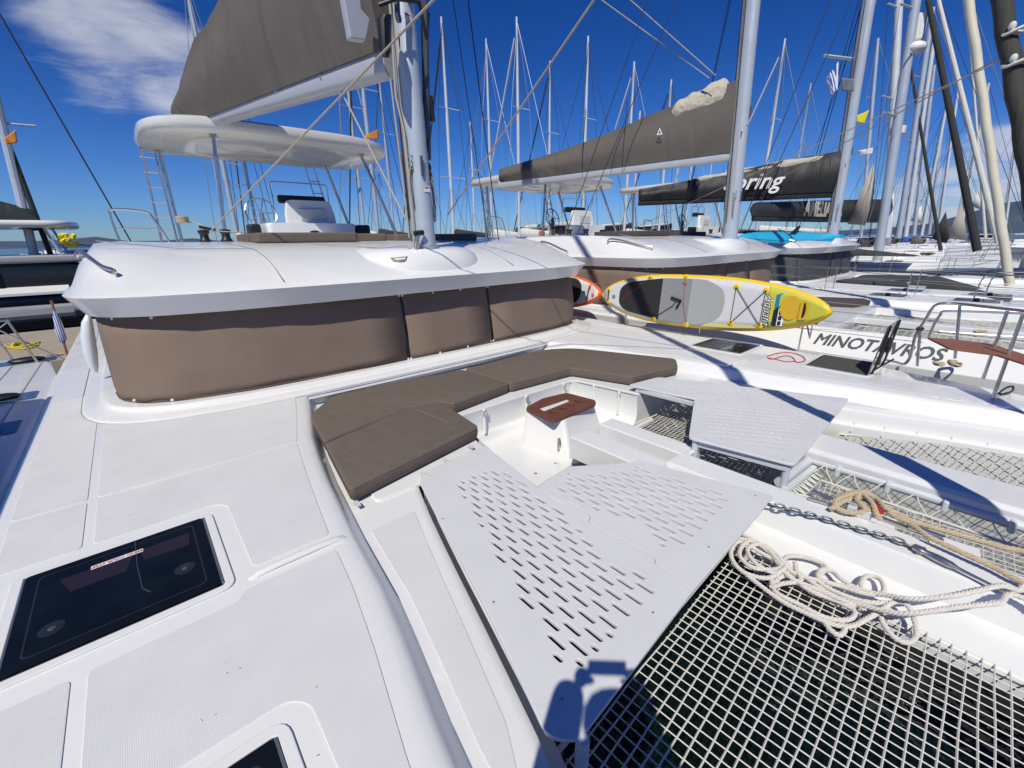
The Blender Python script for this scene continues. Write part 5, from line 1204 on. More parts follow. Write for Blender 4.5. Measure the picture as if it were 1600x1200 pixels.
def yacht(x, y, label, hullm=None, L=13, beam=4.2, zdeck=-.15, cat='sailing yacht', group='yachts moored along the quay to the right', cabin=True, pulpit=True, seed=0):
    """hull, deck, coachroof with windows, lifelines; bow towards -y"""
    g = random.Random(seed+int(x)); r = tag(empty('sailing_yacht', (x, y, 0)), label, cat, group); hm = hullm or gel
    rings = []
    for k in range(13):
        t = k/12; yy = -5.6+L*t; hw = beam/2*min(1, math.sin(min(1, t*1.55)*math.pi/2)**.75)*(1 if t < .8 else 1-(t-.8)*.5); hw = max(hw, .05); zs_ = zdeck+.28*(1-t)**2
        rings.append([(-hw*.4, yy, WZ-.5), (-hw*.92, yy, WZ), (-hw, yy, zs_-.12), (-hw*.98, yy, zs_), (0, yy, zs_+.07), (hw*.98, yy, zs_), (hw, yy, zs_-.12), (hw*.92, yy, WZ), (hw*.4, yy, WZ-.5)])
    MB().loft(rings).build('hull', hm, r, angle=30)
    if cabin:
        c_ = [(-beam*.27, 4.0), (-beam*.30, 1.0), (-beam*.22, -1.6), (0, -2.4), (beam*.22, -1.6), (beam*.30, 1.0), (beam*.27, 4.0)]
        cb_ = MB().loft([[(px_*s, py_*(1 if s > .9 else .97), z) for px_, py_ in c_] for s, z in ((1.05, zdeck), (1, zdeck+.32), (.93, zdeck+.42), (.6, zdeck+.47))]).build('coachroof', gel, r, angle=50)
        for s in (-1, 1):
            for (y0, y1) in ((-.9, .8), (1.2, 3.0)):
                MB().box((s*beam*.292*(1 if y0 > 0 else .90), (y0+y1)/2, zdeck+.20), (.03, y1-y0, .15), Matrix.Rotation(s*(-.03 if y0 > 0 else -.14), 3, 'Z')).build('window', smoked, cb_, bevel=.01)
        for (hx, hy_) in ((0, -3.2), (0, -.6)): MB().box((hx, hy_, zdeck+(.12 if hy_ < -2 else .49)), (.6, .6, .05)).build('deck_hatch', smoked, r, bevel=.01)
        # sprayhood and cockpit
        MB().loft([[(-beam*.3, 4.2, zdeck+.35), (-beam*.28, 4.1, zdeck+.9), (0, 4.0, zdeck+1.05), (beam*.28, 4.1, zdeck+.9), (beam*.3, 4.2, zdeck+.35)], [(-beam*.31, 5.4, zdeck+.35), (-beam*.29, 5.4, zdeck+1.15), (0, 5.4, zdeck+1.32), (beam*.29, 5.4, zdeck+1.15), (beam*.31, 5.4, zdeck+.35)]], closed=False, capa=False, capb=False).build('sprayhood', g.choice([blue, bagdark, cush]), r, solid=.02)
    pl_ = MB()
    if pulpit:
        for s in (-1, 1):
            ps = [(s*.12, -5.6, .62), (s*beam*.30, -4.2, .60)]
            for (px_, py_, z) in ps: pl_.tube([(px_, py_+.1, zdeck+.2), (px_, py_, zdeck+.3+z)], .016, 6)
            pl_.tube([(0, -5.8, zdeck+.92), (s*.2, -5.55, zdeck+.92), (s*beam*.30, -4.2, zdeck+.88)], .016, 6); pl_.tube([(s*.1, -5.65, zdeck+.62), (s*beam*.30, -4.2, zdeck+.58)], .012, 5)
            for k, yy in enumerate((-2.4, -.4, 1.6, 3.6, 5.4)): hw = beam/2*(.80+.04*k); pl_.tube([(s*hw, yy, zdeck), (s*hw, yy, zdeck+.66)], .013, 5)
            for z in (.36, .65): pl_.tube([(s*beam*.30, -4.2, zdeck+z+.2), (s*beam*.40, -2.4, zdeck+z), (s*beam*.48, 3, zdeck+z), (s*beam*.44, 6.8, zdeck+z)], .005, 4)
    pl_.build('guard_rail', steel, r)
    return r
def line3(mb, x, pa, pb_, r, o): mb.tube([atx(*pa, x)-o, atx(*pb_, x)-o], r, 5)
def ybase(x, px, py=400): return atx(px, py, x).y
spec = [ # x, mast foot px, mast top px, radius, material, hull, label
 (28.5, (1368, 425), (1431, 0), .20, alum, greyh, 'dark hulled yacht with a thick silver mast carrying a white radar dome', 13),
 (37, (1385, 372), (1405, 0), .20, alum2, gel, 'white yacht with a dark boom cover lettered AMELIA', 13),
 (46, (1404, 372), (1458, 12), .17, alum, gel, 'white yacht whose silver mast stands just right of the thick mast with the radar dome', 13),
 (56, (1415, 370), (1462, 45), .17, alum2, gel, 'distant white yacht with a slim pale mast, fourth along to the right', 12),
 (67, (1428, 368), (1460, 102), .17, alum, gel, 'distant yacht with a shorter silver mast behind the slim pale one', 12),
 (78, (1440, 368), (1480, 160), .16, alum2, gel, 'distant white yacht, its mast leaning right beside the dark furled sail', 12),
 (90, (1452, 366), (1474, 190), .16, alum, gel, 'far yacht with a pale mast between the two dark furled sails', 12),
 (104, (1466, 366), (1500, 120), .18, alum2, gel, 'far yacht with a tall white mast near the cream furled sail', 13),
 (60, (1345, 372), (1372, 60), .16, alum, gel, 'yacht whose thin mast stands left of the mast with the radar dome', 12),
 (86, (1500, 364), (1545, 130), .17, alum2, gel, 'far yacht with a mast between the cream furled sail and the headland', 12),
 (118, (1570, 362), (1592, 195), .18, alum2, gel, 'farthest yacht with a short mast at the right edge', 12),
]
ycs = []
for i, (x, pb, pt, rad, m, hm, lab, L) in enumerate(spec):
    y0 = ybase(x, pb[0], 395); r = yacht(x, y0-.2, lab, hullm=hm, L=L, seed=i); ycs.append(r)
    tp = None if i < 2 else 1
    mo, a, e = mast_px(r, x, pb, pt, rad, m, over=1.35, top=tp); a2 = a; stays(r, a, e, 1.9, .5, m=(darkline if i % 2 else wire), rad=.012+.001*i)
    if i == 0:
        for (px, py, w) in ((1429, 40, .9), ):
            c_ = atx(px+6, py, x)-r.location; MB().box(c_+Vector((.3, 0, 0)), (.45, .4, 1.05)).build('radar_reflector', whitep, mo, bevel=.08)
        c_ = atx(1428, 74, x)-r.location; MB().ell(c_+Vector((.2, 0, 0)), (.42, .42, .26), 18, 10).build('radar_dome', whitep, mo)
        MB().tube([c_+Vector((-.5, 0, -.3)), c_+Vector((.3, 0, -.28))], .04, 6).build('radar_bracket', alum, mo)
        c_ = atx(1401, 203, x)-r.location; MB().loft([[c_+Vector((.25+.3*math.cos(t), .3*math.sin(t), z)) for t in [2*math.pi*k/16 for k in range(16)]] for z in (-.17, .17)]).build('radar_dome', whitep, mo, bevel=.04)
        for (px, py) in ((1416, 98), ): c_ = atx(px, py, x)-r.location; MB().box(c_, (.2, .3, .42)).build('deck_light', black, mo, bevel=.05)
        # limp grey stay sail behind the mast
        P_ = [atx(a_, b_, x+.6)-r.location for a_, b_ in ((1366, 252), (1324, 350), (1352, 352), (1366, 300))]
        MB().add(P_, [(0, 1, 2, 3)]).build('stay_sail', sailt, r, solid=.02)
    if i == 1:
        G4 = atx(1383, 345, x); E4 = aty(1180, 345, G4.y+5.5)
        E4 = Vector((x-3.6, G4.y+5.2, 0)); 
        d_ = ray(1182, 340); k_ = d_.x/d_.y; yy = G4.y+.5
        for q_ in range(600):
            yy = G4.y+.5+q_*.02
            if math.hypot(k_*yy-x, yy-G4.y) > 7.2 and k_*yy < x: break
        E4 = O+d_*(yy/d_.y)
        _, bgo, fr4 = sailbag(r, G4-r.location, E4-r.location, [(0, 1.15), (.3, .95), (.7, .65), (1.02, .4)], .5, bagdark, boommat=bagdark)
        G_, t_, sd_, up_, L_ = fr4
        if sd_.y > 0: sd_ = -sd_
        cen = atv(1258, 329, G4, E4)-r.location+sd_*.50
        f = frame(cen, -t_ if (-t_).cross(up_).dot(sd_) > 0 else t_, up_)
        text('AMELIA', .82, f, mat('cream_print', (.55, .50, .38), .6), 'lettering', bgo, th=.01, offset=.02, sx=1.15)
# furled headsails raked across the view on the right, each belonging to the yacht it stands on
for i, (r, pa, pb_, rad, m) in enumerate(((ycs[0], (1527, 392), (1450, 0), .15, mat('black_furled_sail', (.03, .03, .03), .8)), (ycs[1], (1560, 380), (1466, 0), .15, sailw), (ycs[2], (1470, 392), (1421, 95), .12, MATS['black_furled_sail']), (ycs[3], (1540, 372), (1512, 20), .1, sailw))):
    x = r.location.x; hb2 = MB(); a, b = atx(*pa, x)-r.location, atx(*pb_, x)-r.location; hb2.tube([a.lerp(b, k/12) for k in range(13)], rad, 10, rs=[rad*(1-.03*k) for k in range(13)]); hb2.build('furled_headsail', m, r)
for i, (r, pts, m) in enumerate(((ycs[1], ((1397, 300), (1365, 382), (1392, 384)), sailw), (ycs[2], ((1478, 330), (1455, 373), (1478, 380), (1484, 372)), MATS['black_furled_sail']), (ycs[3], ((1503, 318), (1478, 372), (1512, 376)), sailt), (ycs[3], ((1527, 300), (1518, 322), (1538, 330)), sailw), (ycs[4], ((1440, 320), (1422, 345), (1440, 350)), sailw))):
    x = r.location.x; P_ = [atx(a_, b_, x)-r.location for a_, b_ in pts]; MB().add(P_, [tuple(range(len(P_)))]).build('hoisted_sail', m, r, solid=.04)
# low motor cruisers and small boats that close the view on the far right
def cruiser(x, y, L, label, canopy, rz=0, s=1.0, group='motor boats at the far end of the marina'):
    r = tag(empty('motor_boat', (x, y, WZ), rz), label, 'motor boat', group)
    w = L*.15
    rings = []
    for k in range(9):
        t = k/8; xx = -L/2+L*t; hw = w*(1 if t < .55 else max(.04, 1-((t-.55)/.45)**1.8)); zz_ = 1.1*s+.55*t*s
        rings.append([(xx, -hw*.8, -.3), (xx, -hw, zz_), (xx, 0, zz_+.08), (xx, hw, zz_), (xx, hw*.8, -.3)])
    MB().loft(rings).build('hull', gel, r, angle=35)
    c_ = MB().loft([[(-L*.30, -w*.8, 1.1*s), (L*.18, -w*.7, 1.4*s), (L*.18, w*.7, 1.4*s), (-L*.30, w*.8, 1.1*s)], [(-L*.30, -w*.7, 2.2*s), (L*.05, -w*.6, 2.2*s), (L*.05, w*.6, 2.2*s), (-L*.30, w*.7, 2.2*s)]]).build('cabin', gel, r, bevel=.06)
    MB().loft([[(-L*.28, -w*.81, 1.55*s), (L*.13, -w*.70, 1.65*s), (L*.13, w*.70, 1.65*s), (-L*.28, w*.81, 1.55*s)], [(-L*.28, -w*.76, 2.0*s), (L*.08, -w*.66, 2.0*s), (L*.08, w*.66, 2.0*s), (-L*.28, w*.76, 2.0*s)]]).build('window', smoked, c_)
    MB().box((-L*.12, 0, 3.0*s), (L*.30, w*1.4, .12)).build('canopy', canopy, r, bevel=.04)
    p_ = MB()
    for a in (-L*.25, .0):
        for b in (-w*.6, w*.6): p_.tube([(a, b, 2.15*s), (a, b, 3.0*s)], .04, 6)
    p_.tube([(-L*.2, 0, 3), (-L*.22, 0, 4.4*s)], .05, 6); p_.build('canopy_frame', steel, r)
    return r
g = random.Random(12)
cr_ = [(84, -2.6, 12, 'white motor cruiser with a blue canopy at the right edge of the far row', blue, .3), (92, 5.5, 13, 'white motor cruiser with a green canopy beyond the cream furled sail', mat('green_canopy', (.02, .10, .05), .7), -.2),
       (104, 11, 12, 'far motor cruiser with a blue cover, centre of the distant row', blue, .1), (118, 3, 14, 'far white motor yacht with a white hardtop near the headland', gel, -.4), (132, 15, 13, 'far motor yacht with a grey canopy behind the leaning masts', bagdark, .4)]
for (x, y, L, lab, cm_, rz) in cr_: cruiser(x, y, L, lab, cm_, rz+math.pi/2*.6)
# masts showing above the roofs: yachts on the other side of the quay
back = [((690, 26), .115, alum2, 'yacht across the quay whose mast shows right of the foreground mast'), ((808, 26), .115, alum2, 'yacht across the quay, its mast first from left above the brown boom bag'), ((920, 56), .12, alum2, 'yacht across the quay with a mast rising behind the middle of the brown boom bag'),
        ((992, 96), .13, alum2, 'yacht across the quay, its mast third from the right behind the brown bag'), ((1050, 124), .13, alum2, 'yacht across the quay with the lowest mast just left of the folded white sail'), ((530, 20), .11, alum, 'yacht far behind with its mast left of the foreground mast, under the boom'), ((549, -30), .13, alum, 'yacht far behind with the thicker mast seen beneath the grey boom'),
        ((283, -60), .17, alum, 'yacht behind the foreground hardtop, its mast leaning into the clouds'), ((735, 190), .10, alum2, 'small yacht with a short mast between the two dark shrouds'), ((1130, 270), .10, alum2, 'small yacht with a short mast between the second and third catamaran'), ((645, 150), .1, alum2, 'yacht with a thin mast hidden mostly behind the foreground mast'),
        ((760, 60), .10, alum2, 'yacht across the quay with a thin mast beside the pair of dark shrouds'), ((860, 95), .10, alum2, 'yacht across the quay with a thin mast between two taller ones'), ((1085, 215), .12, alum2, 'distant yacht, its mast just behind the folded cream sail'), ((590, 95), .11, alum, 'yacht with its mast close left of the foreground mast, below the boom'), ((1228, 60), .12, alum2, 'yacht with its mast between the second and third silver masts'), ((345, 60), .10, alum, 'yacht with a thin mast rising behind the foreground sail bag'), ((1268, 130), .12, alum, 'distant yacht with its mast left of the striped flag')]
for i, ((px, py), rad, m, lab) in enumerate(back):
    d = ray(px, py); ht = 15.6 if i not in (7,) else 19; 
    if i in (8, 9): ht = 12.5
    t = (ht-H)/d.z; p = O+d*t
    if p.length > 75: p = O+d*(60/d.length); 
    r = yacht(p.x, p.y, lab, L=12, beam=3.9, zdeck=-.1, seed=20+i, group='yachts moored on the other side of the quay', pulpit=False); r.rotation_euler[2] = math.pi
    mo = MB().tube([(0, 0, .2), (0, 0, p.z*.6), (0, -.05, p.z)], rad, 10, rs=[rad, rad, rad*.6]).build('mast', m, r, angle=60)
    for f_, w in ((.38, 1.15), (.66, .85)):
        MB().tube([(-w, .3, p.z*f_), (0, 0, p.z*f_+.1), (w, .3, p.z*f_)], .03, 5).build('spreader', m, mo)
    s_ = MB()
    for s in (-1, 1):
        s_.tube([(s*1.6, .6, 0), (s*1.15, .3, p.z*.38), (s*.85, .3, p.z*.66), (0, 0, p.z*.98)], .020, 4); s_.tube([(s*1.5, .6, 0), (0, 0, p.z*.36)], .016, 4)
    s_.tube([(0, 5.4, 0), (0, 0, p.z*.98)], .022, 4); s_.tube([(0, -5.8, .2), (0, 0, p.z*.95)], .022, 4); s_.each('stay', wire if i % 2 else darkline, r)
    if i % 3 != 2:
        fj = MB(); fj.tube([Vector((0, -5.6, .5)).lerp(Vector((0, -.3, p.z*.93)), k/10) for k in range(11)], .05, 7); fj.build('furled_headsail', alum2 if i % 2 else MATS['black_furled_sail'], r)
    sailbag(r, (0, .3, 1.7), (0, 4.4, 1.75), [(0, .7), (.5, .45), (1, .25)], .3, sailw if i % 2 else bagdark, boomr=.1, boomd=.16)
    MB().tube([(0, 0, p.z), (.0, 0, p.z+.7)], .012, 4).build('aerial', darkline, mo)
# flags
def flag(px0, py0, corners, m, x=None, y=None, label='', staff=None):
    at = (lambda a, b: atx(a, b, x)) if x else (lambda a, b: aty(a, b, y))
    P_ = [at(a, b) for a, b in corners]; n = 8; pts = []
    for i in range(n+1):
        for j in range(n+1):
            u, v = i/n, j/n; p = P_[0]*(1-u)*(1-v)+P_[1]*u*(1-v)+P_[2]*u*v+P_[3]*(1-u)*v
            pts.append(p+Vector((.10, -.14, 0))*(math.sin(u*7+v*2)*.45*(P_[0]-P_[1]).length*u))
    o = MB().sheet(pts, n+1).build('flag', m, None, solid=.006); return tag(o, label, 'flag')
f_ = lambda *a, **k: flag(0, 0, *a, **k)
def stripes(col, col2, sc, axis=2):
    m = mat('striped_flag_cloth', col, .8); t = m.node_tree; b = t.nodes['Principled BSDF']; c = N(t, 'ShaderNodeTexCoord'); s = N(t, 'ShaderNodeSeparateXYZ'); t.links.new(c.outputs['Generated'], s.inputs[0])
    w = math_(t, 'GREATER_THAN', math_(t, 'FRACT', math_(t, 'MULTIPLY', s.outputs[0], sc)), .5); x_ = N(t, 'ShaderNodeMix', data_type='RGBA'); t.links.new(w, x_.inputs['Factor']); x_.inputs['A'].default_value = (*col, 1); x_.inputs['B'].default_value = (*col2, 1); t.links.new(x_.outputs['Result'], b.inputs['Base Color']); return m
greek = stripes((.75, .75, .78), (.02, .12, .42), 4.5)
f_([(1310, 96), (1288, 128), (1298, 150), (1309, 140)], greek, x=mx3-1.2, label='blue and white striped flag hanging from the spreader left of the third silver mast')
f_([(1314, 122), (1333, 123), (1333, 143), (1316, 142)], mat('grey_flag_cloth', (.16, .17, .22), .8), x=mx3-.8, label='small dark grey courtesy flag partly behind the third silver mast')
f_([(1358, 172), (1330, 185), (1333, 190), (1350, 193)], flagye, x=mx3+.9, label='yellow pennant with a dark patch right of the third silver mast')
f_([(591, 202), (569, 213), (570, 217), (592, 217)], flagor, y=13.0, label='orange pennant flying above the right end of the foreground hardtop')
f_([(25, 202), (5, 218), (8, 226), (27, 223)], flagor, y=28.0, label='orange pennant under the spreader at the left edge')
f_([(1364, 231), (1338, 236), (1342, 243), (1363, 240)], whitep, x=28.0, label='white pennant left of the mast with the radar dome')
f_([(1393, 325), (1375, 336), (1379, 336), (1391, 335)], bluefl, x=29.5, label='light blue flag low beside the mast with the radar dome')
f_([(1392, 316), (1380, 318), (1380, 325), (1391, 325)], flagor, x=29.6, label='small round red and white pennant above the light blue flag')
for (x, a, b) in ((mx3-1.2, (1310, 84), (1309, 160)), (mx3+.9, (1358, 150), (1352, 330))): pass
sp = MB()
for x_, a, b in ((mx3, (1288, 87), (1333, 90)),): sp.tube([atx(*a, mx3-.9)-B3, atx(1330, 92, mx3)-B3], .05, 6)
sp.build('spreader', alum, b3_)
MB().box(atx(1340, 117, mx3+.2)-B3, (.25, .2, .34)).build('deck_light', black, b3_, bevel=.05)
# ================================================================== left side: neighbouring yacht deck, quay clutter, dark catamaran across the basin
nb = tag(empty('moored_yacht', (-.985, 0, .02)), 'white yacht lying close on the left, its flat deck partly in shade', 'sailing yacht')
MB().loft([[(x_+sh_, y, z) for x_, z in ((-4.6, WZ-.3), (-4.9, -.2), (-4.8, -.035), (-.05, -.035), (0, -.06), (.02, -.25), (-.05, WZ-.3))] for y, sh_ in ((-6, -.2), (-2, 0), (4, 0), (8, 0), (9.9, -.25))]).build('hull', gel, nb, angle=40)
for (y0, y1) in ((5.75, 6.15), (7.0, 7.35), (9.3, 9.6), (4.2, 4.6)):
    w_ = slab('deck_window', [(-.95, y0), (-.10, y0), (-.10, y1), (-.95, y1)], -.025, .01, mat('blue_tinted_glass', (.05, .10, .18), .08), nb, bevel=.002, r=.04)
    MB().ell((-.42, (y0+y1)/2, .0), (.20, .10, .04), 14, 8).build('window_handle', black, w_)
for x_ in (-.25, -.55, -.9, -1.3):
    MB().box((x_, 7.6, -.031), (.012, 3.9, .006)).build('deck_seam', MATS['grey_sealant'], nb)
nr = MB()
for (x_, y) in ((-.55, 9.5), (-.95, 9.7), (-.30, 9.3), (-1.5, 9.7)): nr.tube([(x_, y, -.04), (x_-.14, y, .62)], .016, 7)
nr.tube([(-.44, 9.3, .60), (-.69, 9.5, .60), (-1.64, 9.7, .60)], .012, 5); nr.tube([(-.38, 9.3, .30), (-1.58, 9.7, .30)], .006, 5); nr.tube([(-.70, 9.5, .58), (.0, 9.2, -.03)], .009, 6); nr.tube([(-1.1, 9.6, .1), (-.42, 9.3, .60)], .009, 6)
nr.build('guard_rail', steel, nb)
# unseen sheet on poles, added out of view to cast shade on the deck
sheet_ = MB().loft([[(x_, y, z) for x_, z in ((-4.2, 1.5), (-3.2, 1.9), (-1.9, 1.9), (-1.00, 1.5))] for y, in ((2.75,), (4.6,), (6.2,))], closed=False, capa=False, capb=False).build('shade_caster', blue, nb, solid=.01)
aw = MB()
for (x_, y) in ((-4.2, 2.9), (-1.04, 2.9), (-4.2, 6.1), (-1.04, 6.1)): aw.tube([(x_, y, -.03), (x_, y, 1.5)], .014, 6)
aw.each('shade_caster_pole', steel, nb)
f = aty(80, 470, 12.5); e_ = aty(98, 530, 12.5)
fs_ = tag(empty('flagstaff', f-Vector((0, 0, 0))), 'wooden flagstaff with a furled white and blue ensign, leaning beside the quay', 'flagstaff')
MB().tube([(0, 0, 0), e_-f, (e_-f)*1.5], .022, 7).build('staff', mat('varnished_wood', (.30, .13, .05), .5), fs_)
en = MB().loft([[(e_-f)*t+Vector((w_*math.cos(a), w_*math.sin(a), .02*math.sin(a*3))) for a in [2*math.pi*i/10 for i in range(10)]] for t, w_ in ((.25, .02), (.45, .05), (.75, .07), (1.0, .06), (1.08, .03))]).build('ensign', greek, fs_)
knot('yellow_hose', aty(40, 545, 14.8), .35, ylrope, 'yellow hose heaped on the pale quay at the left', cat='hose', r=.03, seed=8, n=14, flatz=.3)
# dark catamaran across the basin
dk = tag(empty('dark_catamaran', (-9, 29, WZ)), 'dark hulled catamaran with a white hardtop across the water at the left edge', 'catamaran')
MB().loft([[(x_, y, z) for y, z in ((-2.2, 0), (-2.4, 1.3), (-2.3, 1.5), (2.3, 1.5), (2.2, 0))] for x_ in (-6, 6.6, 7.9)]).build('hull', mat('black_hull_paint', (.012, .013, .016), .25, coat=.5), dk, bevel=.1)
MB().prism([(-6, -1.9), (7.6, -1.9), (7.3, 1.9), (-6, 1.9)], 1.45, 2.75).build('saloon', MATS['black_hull_paint'], dk, bevel=.15)
MB().prism([(-6, -2.1), (7.8, -2.1), (7.4, 2.1), (-6, 2.1)], 2.75, 3.05).build('roof_edge', mat('silver_grey_roof', (.35, .36, .38), .4), dk, bevel=.08)
for x_ in (-3, .5, 3.8): MB().box((x_, -1.93, 2.1), (2.7, .05, .7)).build('window', smoked, dk, bevel=.03)
MB().loft([[(x_, y, z) for y, z in ((-1.9, 1.78+.03), (-2.5, 1.6), (-2.5, 1.5), (-1.9, 1.5))] for x_ in (-6, 7)]).build('side_deck', gel, dk)
MB().prism(rnd([(-3, -2.1), (7.6, -2.1), (7.9, 0), (7.6, 2.1), (-3, 2.1)], .8), 4.15, 4.42).build('hardtop', gel, dk, bevel=.1)
hp_ = MB()
for (x_, y) in ((6.8, -1.8), (2, -1.8), (6.8, 1.8), (2, 1.8)): hp_.tube([(x_+.3, y, 3.0), (x_, y, 4.2)], .05, 8)
hp_.each('hardtop_post', alum, dk)
pm = atx(60, 400, -2.9) if False else None
def dkp(px, py, y=29): return aty(px, py, y)-dk.location
MB().tube([dkp(57, 412), dkp(-10, 140)], .16, 10).build('mast', alum, dk); MB().tube([dkp(82, 405), dkp(-12, 160)], .10, 8).build('furled_headsail', MATS['black_furled_sail'], dk)
MB().tube([dkp(205, 378), dkp(-5, 14), dkp(-40, -50)], .035, 6).build('stay', darkline, dk)
MB().tube([dkp(-20, 191), dkp(56, 197)], .05, 6).build('spreader', alum, dk)
sg = MB().loft([[dkp(px, py)+Vector((0, .35*math.cos(t), 0))+(dkp(px, py-h_)-dkp(px, py))*(.5+.5*math.sin(t)) for t in [2*math.pi*i/12 for i in range(12)]] for px, py, h_ in ((-30, 345, 40), (0, 352, 38), (30, 358, 36), (50, 361, 34), (62, 360, 20))]).build('sail_bag', mat('dark_green_sailcloth', (.02, .03, .03), .8, bump=('fold', 2, .8, .1)), dk)
knot('foul_weather_jacket', aty(112, 390, 27), .35, flagye, 'yellow oilskin hung on the rail of the dark catamaran', cat='jacket', r=.09, seed=3, n=10, flatz=1.6)
dg = tag(empty('inflatable_dinghy', aty(45, 490, 23)), 'grey inflatable dinghy lying against the dark catamaran', 'dinghy')
MB().tube([(-2.4, -.5, 0), (1.2, -.5, 0), (1.9, 0, .12), (1.2, .6, 0), (-2.4, .6, 0)], .22, 10).build('tube', mat('grey_hypalon', (.22, .23, .25), .6), dg)
MB().box((-.4, .05, -.05), (3.0, 1.1, .06)).build('floor', mat('dark_grey_floor', (.08, .08, .09), .7), dg)
# ================================================================== the photographer, standing behind the camera
def person(label, joints, bones, radii, m, mtl):
    me = bpy.data.meshes.new('person'); me.from_pydata(joints, bones, []); o = bpy.data.objects.new('person', me); COL.objects.link(o); me.materials.append(m)
    s = o.modifiers.new('skin', 'SKIN'); sv = me.skin_vertices[0].data
    for v, r in zip(sv, radii): v.radius = (r, r*.9) if not isinstance(r, tuple) else r
    sv[0].use_root = True
    o.modifiers.new('sub', 'SUBSURF').levels = 1
    return tag(o, label, 'person')
back_ = Vector((-.60, -.62, 0)).normalized(); rt = Vector((.72, -.69, 0)).normalized()
pc = back_*.36
def J(f, r_, z): v = pc+(-back_)*f+rt*r_; return (v.x, v.y, z)
joints = [J(0, 0, .85), J(0, 0, 1.08), J(.02, 0, 1.28), J(.03, 0, 1.42), J(.06, 0, 1.52), J(.08, 0, 1.64), J(.08, 0, 1.72),
          J(.02, -.19, 1.37), J(.16, -.20, 1.22), J(.36, -.13, 1.50), J(.02, .19, 1.37), J(.16, .20, 1.22), J(.36, .13, 1.50),
          J(0, -.10, .80), J(.0, -.12, .45), J(-.02, -.13, .05), J(.10, -.14, .03), J(0, .10, .80), J(0, .12, .45), J(-.02, .13, .05), J(.10, .14, .03)]
bones = [(0, 1), (1, 2), (2, 3), (3, 4), (4, 5), (5, 6), (3, 7), (7, 8), (8, 9), (3, 10), (10, 11), (11, 12), (0, 13), (13, 14), (14, 15), (15, 16), (0, 17), (17, 18), (18, 19), (19, 20)]
radii = [.22, .23, .26, .18, .09, .16, .12, .12, .09, .07, .12, .09, .07, .085, .06, .045, .035, .085, .06, .045, .035]
pr = person('person in a dark shirt holding up a phone, seen only by their shadow', joints, bones, radii, shirt, None)
fd = -back_
ph = MB(); c_ = Vector((0, 0, H))+back_*.03; ang = math.atan2(rt.y, rt.x)
ph.box(c_, (.16, .009, .078), Matrix.Rotation(ang, 3, 'Z')); tag(ph.build('phone', black, bevel=.003), 'black phone held level in both hands', 'phone')
for s in (-1, 1):
    hd = MB(); w_ = c_+rt*(s*.105)+back_*.02+Vector((0, 0, -.02))
    hd.ell(w_+Vector((0, 0, -.01)), (.03, .03, .045), 10, 8)
    for k in range(4): hd.tube(spline([w_+back_*(-.0)+Vector((0, 0, .025-.018*k)), w_+rt*(-s*.02)+fd*.022*0+back_*.0+Vector((0, 0, .028-.018*k)), c_+rt*(s*.075)+back_*.035+Vector((0, 0, .03-.02*k))], 3), .0085, 6)
    hd.tube(spline([w_+Vector((0, 0, -.03)), w_+rt*(-s*.03)+Vector((0, 0, -.035)), c_+rt*(s*.06)+back_*.03+Vector((0, 0, -.03))], 3), .010, 6)
    h_ = hd.build('hand', skin, pr)
# white moulding beside the window covers and crossing lines of the rig
mb = MB(); rr_ = []
for (px, py, w_) in ((135, 490, .02), (133, 503, .05), (134, 525, .065), (138, 550, .065), (143, 572, .045), (147, 582, .02)):
    c_ = aty(px+3, py, 7.0); rr_.append([(c_.x+w_*math.cos(t), c_.y+w_*math.sin(t), c_.z) for t in [2*math.pi*k/14 for k in range(14)]])
mb.loft(rr_); tag(mb.build('boat_fender', mat('white_vinyl_fender', (.66, .72, .78), .35), angle=70), 'white vinyl fender hanging beside the left end of the brown window covers', 'fender')
xl = MB()
A_ = Vector((mx2, my2+.5, 15.0))
for (a, b) in (((940, 0), (1108, 122)), ((985, 0), (1118, 118))):
    p, q_ = atx(*a, mx2-1.5), atx(*b, mx2-.6); xl.tube([p+(p-q_)*.6, q_], .012, 5)
for (a, b) in (((1566, 88), (1225, 275)), ((1566, 94), (1000, 352))):
    xl.tube([atx(*a, 11.85), atx(*b, mx2+6)], .012, 5)
for o in xl.each('rigging_line', beige, None): o.parent = b2_; o.matrix_parent_inverse = Matrix.Translation(-B2)

# far row: boats that close the basin, most of them motor cruisers too small to tell apart
g = random.Random(31); proto = [o for o in SC.objects if o.get('category') == 'motor boat']
for k in range(34):
    px = 1255+k*11+g.uniform(-6, 6) if k < 26 else 60+ (k-26)*16; D = g.uniform(95, 230); d = ray(px, 400); d.z = 0; d.normalize()
    c = copy_tree(g.choice(proto)); c.location = (d.x*D, d.y*D, WZ); c.rotation_euler = (0, 0, g.uniform(0, 3.1)); sc_ = g.uniform(.8, 1.35); c.scale = (sc_, sc_, sc_)
    c['label'] = 'small white motor boat in the distant row across the basin'; c['group'] = 'distant motor boats across the basin'
